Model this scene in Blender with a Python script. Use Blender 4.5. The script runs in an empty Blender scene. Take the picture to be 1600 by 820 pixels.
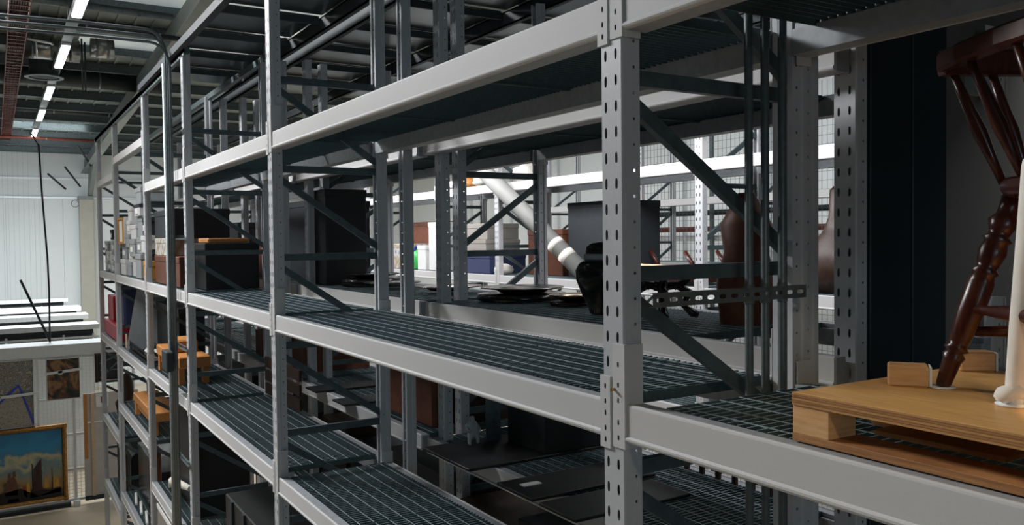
import bpy, bmesh, math, random
from mathutils import Vector, Matrix
R = random.Random(7)
S = bpy.context.scene
COL = S.collection
# ---------------------------------------------------------------- frame of reference
# survey coordinates: X away along the racks, Y into the racks (to the right), Z up, origin at the
# photographer's eye, which is 5.6 m above the hall floor.  Blender: (X, -Y, Z + 5.6)
ZO = 5.6
def W(X, Y, Z): return Vector((X, -Y, Z + ZO))
# ---------------------------------------------------------------- camera
FPX, YAW, PIT, ROL = 1309.2238, 0.5528, 0.0294, 0.0113
f = Vector((math.cos(YAW)*math.cos(PIT), math.sin(YAW)*math.cos(PIT), -math.sin(PIT)))
r = Vector((-math.sin(YAW), math.cos(YAW), 0)); d = f.cross(r)
if d.z > 0: d = -d
r2 = r*math.cos(ROL) + d*math.sin(ROL); d2 = d*math.cos(ROL) - r*math.sin(ROL)
flip = lambda v: Vector((v.x, -v.y, v.z))
cr, cu, cb = flip(r2), -flip(d2), -flip(f)
cam = bpy.data.cameras.new('camera'); co = bpy.data.objects.new('camera', cam); COL.objects.link(co)
co.matrix_world = Matrix(((cr.x, cu.x, cb.x, 0), (cr.y, cu.y, cb.y, 0), (cr.z, cu.z, cb.z, ZO), (0, 0, 0, 1)))
cam.sensor_width = 36; cam.lens = FPX/1600*36; cam.clip_start = .05; cam.clip_end = 300
S.camera = co
# ---------------------------------------------------------------- world, lights, exposure
wd = bpy.data.worlds.new('world'); S.world = wd; wd.use_nodes = True
bg = wd.node_tree.nodes['Background']; bg.inputs[0].default_value = (.60, .78, .88, 1); bg.inputs[1].default_value = .03
S.view_settings.view_transform = 'Standard'; S.view_settings.look = 'None'
S.view_settings.exposure = 0.14; S.view_settings.gamma = 1; S.view_settings.use_curve_mapping = False
def area(name, loc, target, sx, sy, power, col):
    l = bpy.data.lights.new(name, 'AREA'); l.shape = 'RECTANGLE'; l.size = sx; l.size_y = sy
    l.energy = power; l.color = col
    o = bpy.data.objects.new(name, l); COL.objects.link(o); o.location = W(*loc)
    o.rotation_euler = (W(*target) - W(*loc)).to_track_quat('-Z', 'Y').to_euler(); return o
area('aisle_lamp_near', (10.5, -2.0, 4.5), (2.0, 1.5, -.2), 2.4, 1.0, 1080, (.97, .98, 1.0))
area('rear_fill', (-7.5, -3.0, .6), (2, 1.6, 0), 2.5, 2.0, 80, (.66, .86, 1.0))  # added fill for the sides of the uprights, no window behind it
area('aisle_lamp', (15.5, -1.75, 4.35), (5.0, 1.5, -.4), 3.0, 1.0, 260, (1.0, .97, .94))
area('hall_lamp_far', (26, .2, 1.6), (27, .5, -6), 14, 3, 1350, (.93, .98, 1.0))
area('far_wall_lamp', (29, 1.5, 1.4), (36, 2, -.6), 2.0, 7, 110, (.88, .97, 1.0))
area('second_aisle_lamp', (9, 4.5, 1.3), (9, 5.9, -.3), 16, .4, 360, (.97, .97, 1.0))
area('third_aisle_lamp', (12, 8.0, 2.2), (12, 10.2, -.5), 18, .8, 130, (.95, .98, 1.0))
area('right_hall_lamp', (16, 11.6, 1.8), (16, 14, -.5), 22, 1.0, 70, (.92, .98, 1.0))
sp = bpy.data.lights.new('warm_spot', 'SPOT'); sp.energy = 520; sp.color = (1.0, .63, .30); sp.spot_size = math.radians(9.5); sp.spot_blend = .12; sp.shadow_soft_size = .02
so = bpy.data.objects.new('warm_spot', sp); COL.objects.link(so); so.location = W(-1.3, .7, 1.9)
so.rotation_euler = (W(.60, 1.86, -.37) - W(-1.3, .7, 1.9)).to_track_quat('-Z', 'Y').to_euler()
s2 = bpy.data.lights.new('pallet_fill', 'SPOT'); s2.energy = 60; s2.color = (1.0, .80, .55); s2.spot_size = math.radians(34); s2.spot_blend = .6; s2.shadow_soft_size = .15  # added fill that brightens the pallet, no fixture behind it
o2 = bpy.data.objects.new('pallet_fill', s2); COL.objects.link(o2); o2.location = W(-.9, .2, 1.9)
o2.rotation_euler = (W(.95, 1.95, -.37) - W(-.9, .2, 1.9)).to_track_quat('-Z', 'Y').to_euler()
# ---------------------------------------------------------------- materials
MATS = {}
def mat(name, col, rough=.5, metal=0., noise=0., nscale=30., bump=0., stretch=(1, 1, 1), col2=None, emit=None, estr=0, mixpow=.5, trans=0, gen=False):
    if name in MATS: return MATS[name]
    m = bpy.data.materials.new(name); m.use_nodes = True; nt = m.node_tree; b = nt.nodes['Principled BSDF']
    b.inputs['Base Color'].default_value = (*col, 1); b.inputs['Roughness'].default_value = rough; b.inputs['Metallic'].default_value = metal
    b.inputs['Specular IOR Level'].default_value = .25 if name == 'beam_grey_paint' else .4
    if trans: b.inputs['Transmission Weight'].default_value = trans
    tc = nt.nodes.new('ShaderNodeTexCoord'); mp = nt.nodes.new('ShaderNodeMapping'); mp.inputs['Scale'].default_value = stretch
    nt.links.new(tc.outputs['Object'], mp.inputs[0])
    nz = nt.nodes.new('ShaderNodeTexNoise'); nz.inputs['Scale'].default_value = nscale; nz.inputs['Detail'].default_value = 5
    nt.links.new(mp.outputs[0], nz.inputs['Vector'])
    c2 = col2 if col2 else tuple(min(1, c*(1-noise)) for c in col)
    rp = nt.nodes.new('ShaderNodeValToRGB'); rp.color_ramp.elements[0].position = .3; rp.color_ramp.elements[1].position = .7
    rp.color_ramp.elements[0].color = (*c2, 1); rp.color_ramp.elements[1].color = (*col, 1)
    nt.links.new(nz.outputs['Fac'], rp.inputs[0]); nt.links.new(rp.outputs[0], b.inputs['Base Color'])
    if bump:
        bp = nt.nodes.new('ShaderNodeBump'); bp.inputs['Strength'].default_value = bump; bp.inputs['Distance'].default_value = .01
        nt.links.new(nz.outputs['Fac'], bp.inputs['Height']); nt.links.new(bp.outputs[0], b.inputs['Normal'])
    if emit: b.inputs['Emission Color'].default_value = (*emit, 1); b.inputs['Emission Strength'].default_value = estr
    MATS[name] = m; return m
PAINT = mat('beam_grey_paint', (.56, .555, .55), .62, 0, .04, 240, .03)
UPR = mat('upright_grey_paint', (.49, .50, .52), .45, 0, .06, 60, .02)
GALV = mat('galvanised_steel', (.17, .20, .205), .45, .55, .35, 26, .02)
BRACE = mat('galvanised_brace', (.11, .145, .155), .45, .4, .3, 18, .02)
GRATE = mat('galvanised_grating', (.07, .115, .125), .45, .1, .3, 60)  # darkened to paint in the unlit sides of the bars
PIPE = mat('conduit_steel', (.12, .145, .15), .42, .3, .3, 40)
ALU = mat('aluminium_profile', (.75, .77, .78), .4, .3, .08, 20)
WHITE = mat('white_panel', (.78, .81, .82), .6, 0, .05, .6)
BEIGE = mat('beige_column_paint', (.42, .40, .34), .6, 0, .08, 4)
DARKS = mat('dark_steel', (.03, .038, .042), .7, 0, .3, 6)
DECK = mat('deck_sheet', (.10, .12, .13), .28, .8, .3, 3)
ROOFM = mat('roof_sheet', (.22, .25, .24), .55, .1, .12, 3)
CONC = mat('resin_floor', (.74, .61, .45), .35, 0, .15, 1.2)
BLACK = mat('black_plastic', (.012, .012, .013), .5)
BLACKG = mat('black_gloss', (.010, .009, .009), .18, 0, .3, 8)
RED = mat('red_card', (.50, .02, .04), .5, 0, .2, 9)
REDM = mat('red_oxide_metal', (.17, .04, .025), .55, .2, .3, 12)
BIRCH = mat('birch_plywood', (.74, .42, .15), .42, 0, 0, 9, .04, (1.2, 9, 1.2), (.60, .31, .095))
BIRCHE = mat('plywood_edge', (.42, .20, .07), .6, 0, 0, 70, .06, (.15, .15, 3.0), (.24, .10, .035))
BLOCKW = mat('pine_block', (.72, .42, .19), .55, 0, 0, 14, .04, (1, 1, 7), (.58, .30, .12))
OAK = mat('orange_pine', (.60, .27, .08), .5, 0, 0, 10, .04, (1, 8, 8), (.42, .16, .04))
MAHOG = mat('mahogany', (.075, .018, .010), .28, 0, .5, 20, .02, (6, 6, 1))
DKWOOD = mat('dark_brown_wood', (.045, .022, .014), .45, 0, .5, 14, .05, (1, 6, 1))
BROWN = mat('reddish_brown_wood', (.15, .05, .025), .5, 0, .4, 10, .05, (1, 6, 1))
CARD = mat('grey_archive_board', (.34, .36, .37), .75, 0, .12, 12)
CARDL = mat('pale_archive_board', (.66, .66, .65), .75, 0, .1, 12)
CARDD = mat('charcoal_board', (.025, .03, .035), .7, 0, .2, 12)
CARDO = mat('orange_card', (.62, .27, .03), .6, 0, .2, 8)
PAPER = mat('white_paper', (.82, .82, .80), .8)
TISSUE = mat('white_wrapping', (.82, .78, .70), .8, 0, .12, 16, .25)
CANVASW = mat('wrapped_canvas', (.56, .53, .50), .8, 0, .12, 5, .4)
PALEW = mat('pale_wood', (.68, .50, .32), .55, 0, .2, 8, .03, (1, 1, 6))
GOLD = mat('gilt_frame', (.46, .22, .05), .38, .55, .5, 26, .3)
BRONZE = mat('tarnished_silver', (.34, .31, .28), .22, .95, .4, 6)
COPPER = mat('dull_brass', (.40, .30, .20), .25, .95, .3, 6)
STONE = mat('pale_plaster', (.42, .44, .45), .7, 0, .2, 30, .2)
GREENB = mat('green_plastic', (.05, .42, .09), .35)
BLUEP = mat('blue_plastic', (.04, .07, .45), .4)
MESHM = mat('screen_wire', (.62, .66, .67), .45, .3)
FOILM = mat('foil_insulation', (.42, .42, .40), .28, .9, .4, 9, .9)
PANELD = mat('dark_blue_cladding', (.016, .027, .034), .5, .2, .2, 2)
WALLB = mat('warm_grey_wall', (.13, .125, .115), .7, 0, .08, 3, .03)
CABLE = mat('black_cable', (.01, .012, .013), .5)
BRASS = mat('brass_pin', (.5, .33, .10), .3, .9)
GREYBOX = mat('beige_grey_case', (.30, .28, .25), .7, 0, .15, 6)
NAVY = mat('navy_cloth', (.03, .04, .10), .8)
LAMPM = mat('lamp_diffuser', (.9, .9, .9), .5, emit=(.95, .98, 1.0), estr=9)
GLOW = mat('backlit_rooflight', (.8, .85, .85), .5, emit=(.80, .92, .95), estr=.2)
# painting canvases: colour only
def sky_mat():
    m = bpy.data.materials.new('seascape_canvas'); m.use_nodes = True; nt = m.node_tree; b = nt.nodes['Principled BSDF']; b.inputs['Roughness'].default_value = .35
    tc = nt.nodes.new('ShaderNodeTexCoord'); sep = nt.nodes.new('ShaderNodeSeparateXYZ'); nt.links.new(tc.outputs['Object'], sep.inputs[0])
    nz = nt.nodes.new('ShaderNodeTexNoise'); nz.inputs['Scale'].default_value = 2.6; nz.inputs['Detail'].default_value = 6; nt.links.new(tc.outputs['Object'], nz.inputs['Vector'])
    ma = nt.nodes.new('ShaderNodeMath'); ma.operation = 'MULTIPLY_ADD'; nt.links.new(nz.outputs['Fac'], ma.inputs[0]); ma.inputs[1].default_value = 1.1; 
    nt.links.new(sep.outputs['Z'], ma.inputs[2])
    mr = nt.nodes.new('ShaderNodeMapRange'); mr.inputs[1].default_value = .55; mr.inputs[2].default_value = 2.05; nt.links.new(ma.outputs[0], mr.inputs[0])
    rp = nt.nodes.new('ShaderNodeValToRGB'); e = rp.color_ramp.elements
    e[0].position = 0; e[0].color = (.012, .012, .016, 1); e[1].position = 1; e[1].color = (.015, .17, .34, 1)
    for p, c in ((.16, (.03, .028, .025)), (.24, (.34, .19, .06)), (.36, (.34, .27, .16)), (.50, (.16, .26, .28)), (.60, (.55, .47, .26)), (.68, (.05, .22, .36)), (.80, (.02, .25, .48))):
        q = e.new(p); q.color = (*c, 1)
    nt.links.new(mr.outputs[0], rp.inputs[0]); nt.links.new(rp.outputs[0], b.inputs['Base Color']); return m
def pattern_mat(name, cols, scale, kind='VORONOI'):
    m = bpy.data.materials.new(name); m.use_nodes = True; nt = m.node_tree; b = nt.nodes['Principled BSDF']; b.inputs['Roughness'].default_value = .6
    tc = nt.nodes.new('ShaderNodeTexCoord')
    if kind == 'VORONOI':
        v = nt.nodes.new('ShaderNodeTexVoronoi'); v.inputs['Scale'].default_value = scale; out = v.outputs['Distance']
    else:
        v = nt.nodes.new('ShaderNodeTexNoise'); v.inputs['Scale'].default_value = scale; v.inputs['Detail'].default_value = 4; v.inputs['Distortion'].default_value = 2.5; out = v.outputs['Fac']
    nt.links.new(tc.outputs['Object'], v.inputs['Vector'])
    rp = nt.nodes.new('ShaderNodeValToRGB'); e = rp.color_ramp.elements
    lo, hi = (0, .8) if kind == 'VORONOI' else (.3, .72)
    e[0].position = lo; e[0].color = (*cols[0], 1); e[1].position = hi; e[1].color = (*cols[-1], 1)
    for i, c in enumerate(cols[1:-1]):
        q = e.new(lo + (hi-lo)*(i+1)/(len(cols)-1)); q.color = (*c, 1)
    nt.links.new(out, rp.inputs[0]); nt.links.new(rp.outputs[0], b.inputs['Base Color']); return m
SEA = sky_mat()
DOTS = pattern_mat('dotted_painting', [(.02, .05, .14), (.10, .18, .26), (.34, .30, .24), (.13, .11, .09), (.42, .38, .32)], 15)
DOTS2 = pattern_mat('sand_dotted_painting', [(.05, .07, .16), (.30, .27, .22), (.44, .39, .32), (.20, .18, .16)], 26)
FLORAL = pattern_mat('dark_floral_painting', [(.005, .012, .010), (.012, .028, .02), (.14, .05, .02), (.30, .18, .08), (.02, .03, .02)], 2.4, 'NOISE')
PHOTOS = pattern_mat('printed_carton', [(.05, .06, .12), (.5, .5, .5), (.30, .22, .12), (.6, .6, .6)], 5)
# ---------------------------------------------------------------- mesh builder
class MB:
    def __init__(s): s.v = []; s.f = []; s.sm = []
    def quad(s, *p):
        n = len(s.v); s.v += [tuple(q) for q in p]; s.f.append(tuple(range(n, n+len(p)))); s.sm.append(False)
    def box(s, x0, x1, y0, y1, z0, z1, bev=0.):
        if bev:
            b = min(bev, abs(x1-x0)/2.2, abs(y1-y0)/2.2, abs(z1-z0)/2.2)
            bm = bmesh.new(); bmesh.ops.create_cube(bm, size=1)
            for v in bm.verts: v.co = Vector(((x0+x1)/2 + v.co.x*(x1-x0), (y0+y1)/2 + v.co.y*(y1-y0), (z0+z1)/2 + v.co.z*(z1-z0)))
            bmesh.ops.bevel(bm, geom=bm.edges[:], offset=b, segments=1, affect='EDGES'); s.frombm(bm); return s
        n = len(s.v)
        s.v += [(x, y, z) for x in (x0, x1) for y in (y0, y1) for z in (z0, z1)]
        for q in ((0, 1, 3, 2), (4, 6, 7, 5), (0, 4, 5, 1), (2, 3, 7, 6), (0, 2, 6, 4), (1, 5, 7, 3)):
            s.f.append(tuple(n+i for i in q)); s.sm.append(False)
        return s
    def frombm(s, bm, smooth=False):
        n = len(s.v); bm.verts.ensure_lookup_table(); bm.verts.index_update()
        s.v += [tuple(v.co) for v in bm.verts]
        for fc in bm.faces: s.f.append(tuple(n+v.index for v in fc.verts)); s.sm.append(smooth)
        bm.free(); return s
    def prism(s, poly, a0, a1, axis='X'):
        """poly in the two other axes (Y,Z for X; X,Z for Y; X,Y for Z) extruded along axis"""
        mk = {'X': lambda a, p: (a, p[0], p[1]), 'Y': lambda a, p: (p[0], a, p[1]), 'Z': lambda a, p: (p[0], p[1], a)}[axis]
        n = len(s.v); k = len(poly)
        s.v += [mk(a0, p) for p in poly] + [mk(a1, p) for p in poly]
        for i in range(k): s.f.append((n+i, n+(i+1) % k, n+k+(i+1) % k, n+k+i)); s.sm.append(False)
        s.f.append(tuple(range(n, n+k))); s.f.append(tuple(range(n+2*k-1, n+k-1, -1))); s.sm += [False]*2; return s
    def tube(s, pts, rad, n=8, cap=True):
        pts = [Vector(p) for p in pts]; rs = rad if isinstance(rad, (list, tuple)) else [rad]*len(pts)
        base = len(s.v); up = None
        for i, p in enumerate(pts):
            t = (pts[min(i+1, len(pts)-1)] - pts[max(i-1, 0)]).normalized()
            if up is None: up = t.orthogonal().normalized()
            up = (up - t*up.dot(t)); up = up.normalized() if up.length > 1e-6 else t.orthogonal().normalized()
            w = t.cross(up)
            for k in range(n):
                a = 2*math.pi*k/n; q = p + (up*math.cos(a) + w*math.sin(a))*rs[i]; s.v.append(tuple(q))
        for i in range(len(pts)-1):
            for k in range(n):
                s.f.append((base+i*n+k, base+i*n+(k+1) % n, base+(i+1)*n+(k+1) % n, base+(i+1)*n+k)); s.sm.append(n > 4)
        if cap:
            s.f.append(tuple(base+k for k in range(n))[::-1]); s.f.append(tuple(base+(len(pts)-1)*n+k for k in range(n))); s.sm += [False]*2
        return s
    def lathe(s, prof, c=(0, 0, 0), n=28):
        b = len(s.v)
        for (rr, z) in prof:
            for k in range(n):
                a = 2*math.pi*k/n; s.v.append((c[0]+rr*math.cos(a), c[1]+rr*math.sin(a), c[2]+z))
        for i in range(len(prof)-1):
            for k in range(n):
                s.f.append((b+i*n+k, b+i*n+(k+1) % n, b+(i+1)*n+(k+1) % n, b+(i+1)*n+k)); s.sm.append(True)
        s.f.append(tuple(b+k for k in range(n))[::-1]); s.f.append(tuple(b+(len(prof)-1)*n+k for k in range(n))); s.sm += [False]*2
        return s
    def bar(s, p0, p1, w, t, side=(0, 0, 1)):
        """flat bar from p0 to p1, width w along 'side', thickness t"""
        p0, p1 = Vector(p0), Vector(p1); a = (p1-p0).normalized(); sd = Vector(side); sd = (sd - a*sd.dot(a)).normalized(); nn = a.cross(sd)
        n = len(s.v)
        for p in (p0, p1):
            for (i, j) in ((-1, -1), (1, -1), (1, 1), (-1, 1)): s.v.append(tuple(p + sd*w/2*i + nn*t/2*j))
        for q in ((0, 1, 5, 4), (1, 2, 6, 5), (2, 3, 7, 6), (3, 0, 4, 7), (0, 3, 2, 1), (4, 5, 6, 7)): s.f.append(tuple(n+i for i in q)); s.sm.append(False)
        return s
    def chan(s, p0, p1, w, dpt, open_dir, t=.003):
        """C channel between p0 and p1: web of width w, flanges of depth dpt towards open_dir"""
        p0, p1 = Vector(p0), Vector(p1); a = (p1-p0).normalized(); o = Vector(open_dir); o = (o - a*o.dot(a)).normalized(); sd = a.cross(o)
        s.bar(p0, p1, w, t, sd)
        for k in (-1, 1):
            q = sd*(w/2-t/2)*k + o*dpt/2
            s.bar(p0+q, p1+q, dpt, t, o)
        return s
    def sheet(s, mp, s0, s1, t0, t1, cols, tcs, hw, hh):
        """sheet in (s,t) with double-tapered slots at cols x tcs; mp maps (s,t) to a point"""
        q = lambda *pp: s.quad(*[mp(*p) for p in pp])
        x = s0
        for c in sorted(cols):
            q((x, t0), (c-hw*1.5, t0), (c-hw*1.5, t1), (x, t1)); x = c+hw*1.5; y = t0
            for tc in tcs:
                q((c-hw*1.5, y), (c+hw*1.5, y), (c+hw*1.5, tc-hh), (c-hw*1.5, tc-hh))
                st = [(-hh, .6), (-hh*.45, 1), (hh*.45, 1), (hh, .6)]
                for (a, wa), (b, wb) in zip(st, st[1:]):
                    q((c-hw*1.5, tc+a), (c-hw*wa, tc+a), (c-hw*wb, tc+b), (c-hw*1.5, tc+b))
                    q((c+hw*wa, tc+a), (c+hw*1.5, tc+a), (c+hw*1.5, tc+b), (c+hw*wb, tc+b))
                y = tc+hh
            q((c-hw*1.5, y), (c+hw*1.5, y), (c+hw*1.5, t1), (c-hw*1.5, t1))
        q((x, t0), (s1, t0), (s1, t1), (x, t1)); return s
    def mesh(s, name, m, org=(0, 0, 0)):
        me = bpy.data.meshes.new(name); ox, oy, oz = org
        me.from_pydata([(x-ox, -(y-oy), z-oz) for x, y, z in s.v], [], [tuple(reversed(q)) for q in s.f])
        me.polygons.foreach_set('use_smooth', s.sm); me.materials.append(m)
        me.update(); return me
    def build(s, name, m, parent=None, org=None):
        """coordinates are local to parent (or to org, given in survey coordinates)"""
        if org is None: org = tuple(parent['_o']) if parent is not None else (0, 0, 0)
        return link(name, s.mesh(name, m, org), parent, None if parent is not None else org)
def fixn(me):
    bm = bmesh.new(); bm.from_mesh(me); bmesh.ops.recalc_face_normals(bm, faces=bm.faces); bm.to_mesh(me); bm.free(); return me
ORG = {}
def link(name, me, parent=None, org=None):
    o = bpy.data.objects.new(name, me); COL.objects.link(o)
    if parent is not None: o.parent = parent
    elif org is not None: o.location = W(*org)
    return o
class T:
    """a thing: an Empty at survey point o"""
    pass
def tag(o, label=None, cat=None, group=None, kind=None):
    if label: o['label'] = label
    if cat: o['category'] = cat
    if group: o['group'] = group
    if kind: o['kind'] = kind
    return o
def thing(name, label, cat, o, group=None, rz=0):
    e = bpy.data.objects.new(name, None); COL.objects.link(e); e.empty_display_size = .1
    e.location = W(*o); e.rotation_euler.z = -rz; ORG[e.name] = tuple(o); return tag(e, label, cat, group)
def part(mb, name, m, parent, absolute=True):
    """add a mesh part; absolute = built in survey coordinates, otherwise local to the thing"""
    root = parent
    while root.parent: root = root.parent
    org = ORG.get(root.name, (0, 0, 0)) if absolute else (0, 0, 0)
    return link(name, mb.mesh(name, m, org), parent)
def lone(mb, name, m, label, cat, o, group=None):
    ob = link(name, fixn(mb.mesh(name, m, o)), None, o); return tag(ob, label, cat, group)
def struct(mb, name, m, parent=None):
    if parent is None:
        ob = link(name, mb.mesh(name, m), None, (0, 0, 0)); ob['kind'] = 'structure'; return ob
    return link(name, mb.mesh(name, m), parent)
def dup(root, o, label=None, group=None, rz=None):
    c = root.copy(); COL.objects.link(c); c.location = W(*o); ORG[c.name] = tuple(o)
    if label: c['label'] = label
    if group: c['group'] = group
    if rz is not None: c.rotation_euler.z = -rz
    for ch in list(root.children):
        g = ch.copy(); COL.objects.link(g); g.parent = c
        for ch2 in list(ch.children):
            h = ch2.copy(); COL.objects.link(h); h.parent = g
    return c
FLOOR = -ZO
# ================================================================ STRUCTURE
XW = 36.0
struct(MB().box(-6, XW+.3, -9, 14.2, FLOOR-.2, FLOOR), 'floor', CONC)
wf = struct(MB().box(XW, XW+.2, -9, 14, FLOOR, 4.4), 'wall_far', WHITE)
for k in range(24):                                   # upright cladding planks of the far wall
    y = -8 + k*.93
    struct(MB().box(XW-.025, XW, y+.002, y+.928, FLOOR+.05, 1.66, .006), 'panel', WHITE, wf)
struct(MB().box(XW-.10, XW, -9, 14, 1.67, 1.74), 'trim_1', ALU)
struct(MB().box(XW-.06, XW, -9, 14, 2.40, 2.46), 'trim_2', ALU)
wr = struct(MB().box(2, XW, 14, 14.2, FLOOR, 4.6), 'wall_right', WHITE)
for k in range(9):                                    # tall glazing bars on the right-hand wall
    x = 7 + k*2.6
    struct(MB().box(x, x+.12, 13.9, 14, FLOOR, 3.2), 'mullion', ALU, wr)
# roof: sheet sloping down to the far wall, purlins across, rafters along
def rz_(X): return 5.05 - .054*X
roof = struct(MB().prism([(-6, rz_(-6)+.30), (XW, rz_(XW)+.30), (XW, rz_(XW)+.40), (-6, rz_(-6)+.40)], -9, 14, 'Y'), 'ceiling', ROOFM)
xs = [x*1.62+2.2 for x in range(0, 21)]
for x in xs:                                          # zed purlins
    z = rz_(x)
    m = MB().box(x, x+.012, -8, 13.6, z+.06, z+.30).box(x-.09, x, -8, 13.6, z+.06, z+.072).box(x, x+.09, -8, 13.6, z+.288, z+.30)
    struct(m, 'purlin', GALV, roof)
for Y in (3.0, -4.5, 10.5):                           # tapered rafters with flanges
    m = MB().prism([(-4, rz_(-4)-.45), (XW, rz_(XW)-.45), (XW, rz_(XW)+.06), (-4, rz_(-4)+.06)], Y-.01, Y+.01, 'Y')
    m.prism([(-4, rz_(-4)-.47), (XW, rz_(XW)-.47), (XW, rz_(XW)-.445), (-4, rz_(-4)-.445)], Y-.13, Y+.13, 'Y')
    struct(m, 'rafter', BEIGE if Y != 3 else ROOFM, roof)
for k in range(16):                                   # ribs of the roof sheet, over the visible strip
    y = -1.5 + k*.33
    m = MB().prism([(2, rz_(2)+.27), (XW, rz_(XW)+.27), (XW, rz_(XW)+.30), (2, rz_(2)+.30)], y, y+.05, 'Y')
    struct(m, 'rib', ROOFM, roof)
for X0, X1, Y0, Y1 in ((12.2, 13.4, 1.6, 6), (16.0, 17.2, 1.6, 6), (19.2, 20.4, 1.6, 6), (5.6, 6.6, 4.6, 8), (2.4, 3.3, 4.6, 8)):
    m = MB().prism([(X0, rz_(X0)+.24), (X1, rz_(X1)+.24), (X1, rz_(X1)+.26), (X0, rz_(X0)+.26)], Y0, Y1, 'Y')
    struct(m, 'rooflight', GLOW, roof)
# far column with haunch and bracing
cm = MB().box(35.3, 35.9, 2.76, 2.775, FLOOR, 1.62).box(35.3, 35.9, 3.165, 3.18, FLOOR, 1.62).box(35.5, 35.52, 2.775, 3.165, FLOOR, 1.62).box(35.28, 35.3, 2.74, 3.2, FLOOR, 1.62)
col_ = struct(cm, 'trim_3', BEIGE)
struct(MB().box(35.2, 35.95, 2.72, 3.22, 1.62, 1.75), 'cap_plate', ROOFM, col_)
struct(MB().prism([(35.3, 1.75), (35.6, 1.75), (34.6, 3.2), (32.6, 3.0)], 3.05, 3.2, 'Y'), 'haunch', ROOFM, col_)
for (p0, p1) in (((33.8, 2.2, 2.7), (35.2, 2.78, 2.1)), ((34.6, 1.7, 2.5), (35.3, 2.3, 2.0)), ((31.0, 2.4, 3.2), (33.5, 3.0, 2.75))):
    struct(MB().tube([p0, p1], .035, 6), 'brace', DARKS, col_)
# right-hand cladding beyond the near bay
pw = struct(MB().box(2.02, 2.05, 2.79, 3.34, FLOOR, 1.75), 'wall_clad', PANELD)
for y0, y1 in ((2.79, 2.83), (2.84, 3.10), (3.11, 3.34)):
    struct(MB().box(2.0, 2.02, y0, y1, FLOOR, 1.75, .004), 'panel', PANELD, pw)
pw.name = 'wall_near'
struct(MB().box(2.06, 2.16, 3.345, 5.0, FLOOR, 1.75), 'wall_side', WALLB)
# deck over the racks: joists and dark sheets, gaps between sheets show the roof
dk = struct(MB().box(-2.0, 10.9, 1.50, 1.56, 1.80, 1.87), 'ceiling_deck', DARKS); dk.name = 'ceiling.001'
for Y in (2.42, 2.60, 3.70, 4.6, 5.5, 6.45):
    struct(MB().box(-2, 16.3, Y, Y+.012, 1.78, 1.90).box(-2, 16.3, Y, Y+.05, 1.78, 1.792).box(-2, 16.3, Y, Y+.05, 1.888, 1.90), 'joist', DARKS, dk)
x = -2.0
while x < 10.6:
    for Y0, Y1 in ((1.56, 2.41), (2.66, 3.69), (3.73, 4.58), (4.66, 5.48), (5.56, 6.43)):
        struct(MB().box(x+.012, x+.83, Y0, Y1, 1.905, 1.915), 'panel', DECK, dk)
        struct(MB().box(x, x+.02, Y0, Y1, 1.84, 1.90), 'joist', DARKS, dk)
    x += .9 if not 4.3 < x < 5.2 else 1.0
struct(MB().box(8.3, 16.45, 1.545, 1.60, 1.765, 1.83).box(8.3, 16.45, 1.545, 1.552, 1.74, 1.83), 'top_rail', BRACE, dk)
struct(MB().box(8.3, 16.45, 2.30, 2.35, 1.765, 1.83), 'top_rail', BRACE, dk)
# ================================================================ RACKING
PITCH, PH, UW = .075, .0551, .10
def upright_mesh():
    H = 7.40; m = MB(); n = int((H-PH-.02)/PITCH); zc = [PH+PITCH*k for k in range(n+1)]; c = .005
    m.sheet(lambda s, t: (-s, 0, t), c, UW-c, 0, H, [.024, .071], zc, .0057, .0155)
    m.quad((-c, 0, 0), (0, c, 0), (0, c, H), (-c, 0, H)); m.quad((-UW+c, 0, 0), (-UW, c, 0), (-UW, c, H), (-UW+c, 0, H))
    zs = [z+PITCH/2 for z in zc[:-1]]
    for x in (0, -UW):
        sg = 1 if x == 0 else -1
        m.quad((x, c, 0), (x, .026, 0), (x, .026, H), (x, c, H))
        m.quad((x, .026, 0), (x-sg*.008, .032, 0), (x-sg*.008, .032, H), (x, .026, H))
        xx = x-sg*.008
        m.sheet(lambda s, t: (xx, s, t), .032, .072, 0, H, [.050], zs, .004, .0045)
        m.quad((xx, .072, 0), (xx-sg*.022, .072, 0), (xx-sg*.022, .072, H), (xx, .072, H))
    return m.mesh('upright', UPR)
UM = upright_mesh()
def base_mesh(): return MB().box(-.13, .03, -.03, .10, 0, .008).box(-.115, .015, -.012, -.004, .008, .10).mesh('base_plate', GALV)
BM = base_mesh()
_br = {}
def brace_mesh(kind, W_, dirn):
    key = (kind, W_, dirn)
    if key not in _br:
        m = MB(); xx = -UW/2; a, b = .035, W_-.035
        if kind == 'h': m.chan((xx, a, 0), (xx, b, 0), .046, .026, (0, 0, -1) if False else (1, 0, 0))
        else:
            p0, p1 = ((xx-.012, a, -.05), (xx-.012, b, -.54)) if dirn > 0 else ((xx-.012, b, -.05), (xx-.012, a, -.54))
            m.chan(p0, p1, .042, .026, (1, 0, 0))
        _br[key] = m.mesh('brace', BRACE)
    return _br[key]
def add(name, me, parent, loc=(0, 0, 0), rz=0):
    o = bpy.data.objects.new(name, me); COL.objects.link(o); o.parent = parent; o.location = (loc[0], -loc[1], loc[2]); o.rotation_euler.z = rz; return o
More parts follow.
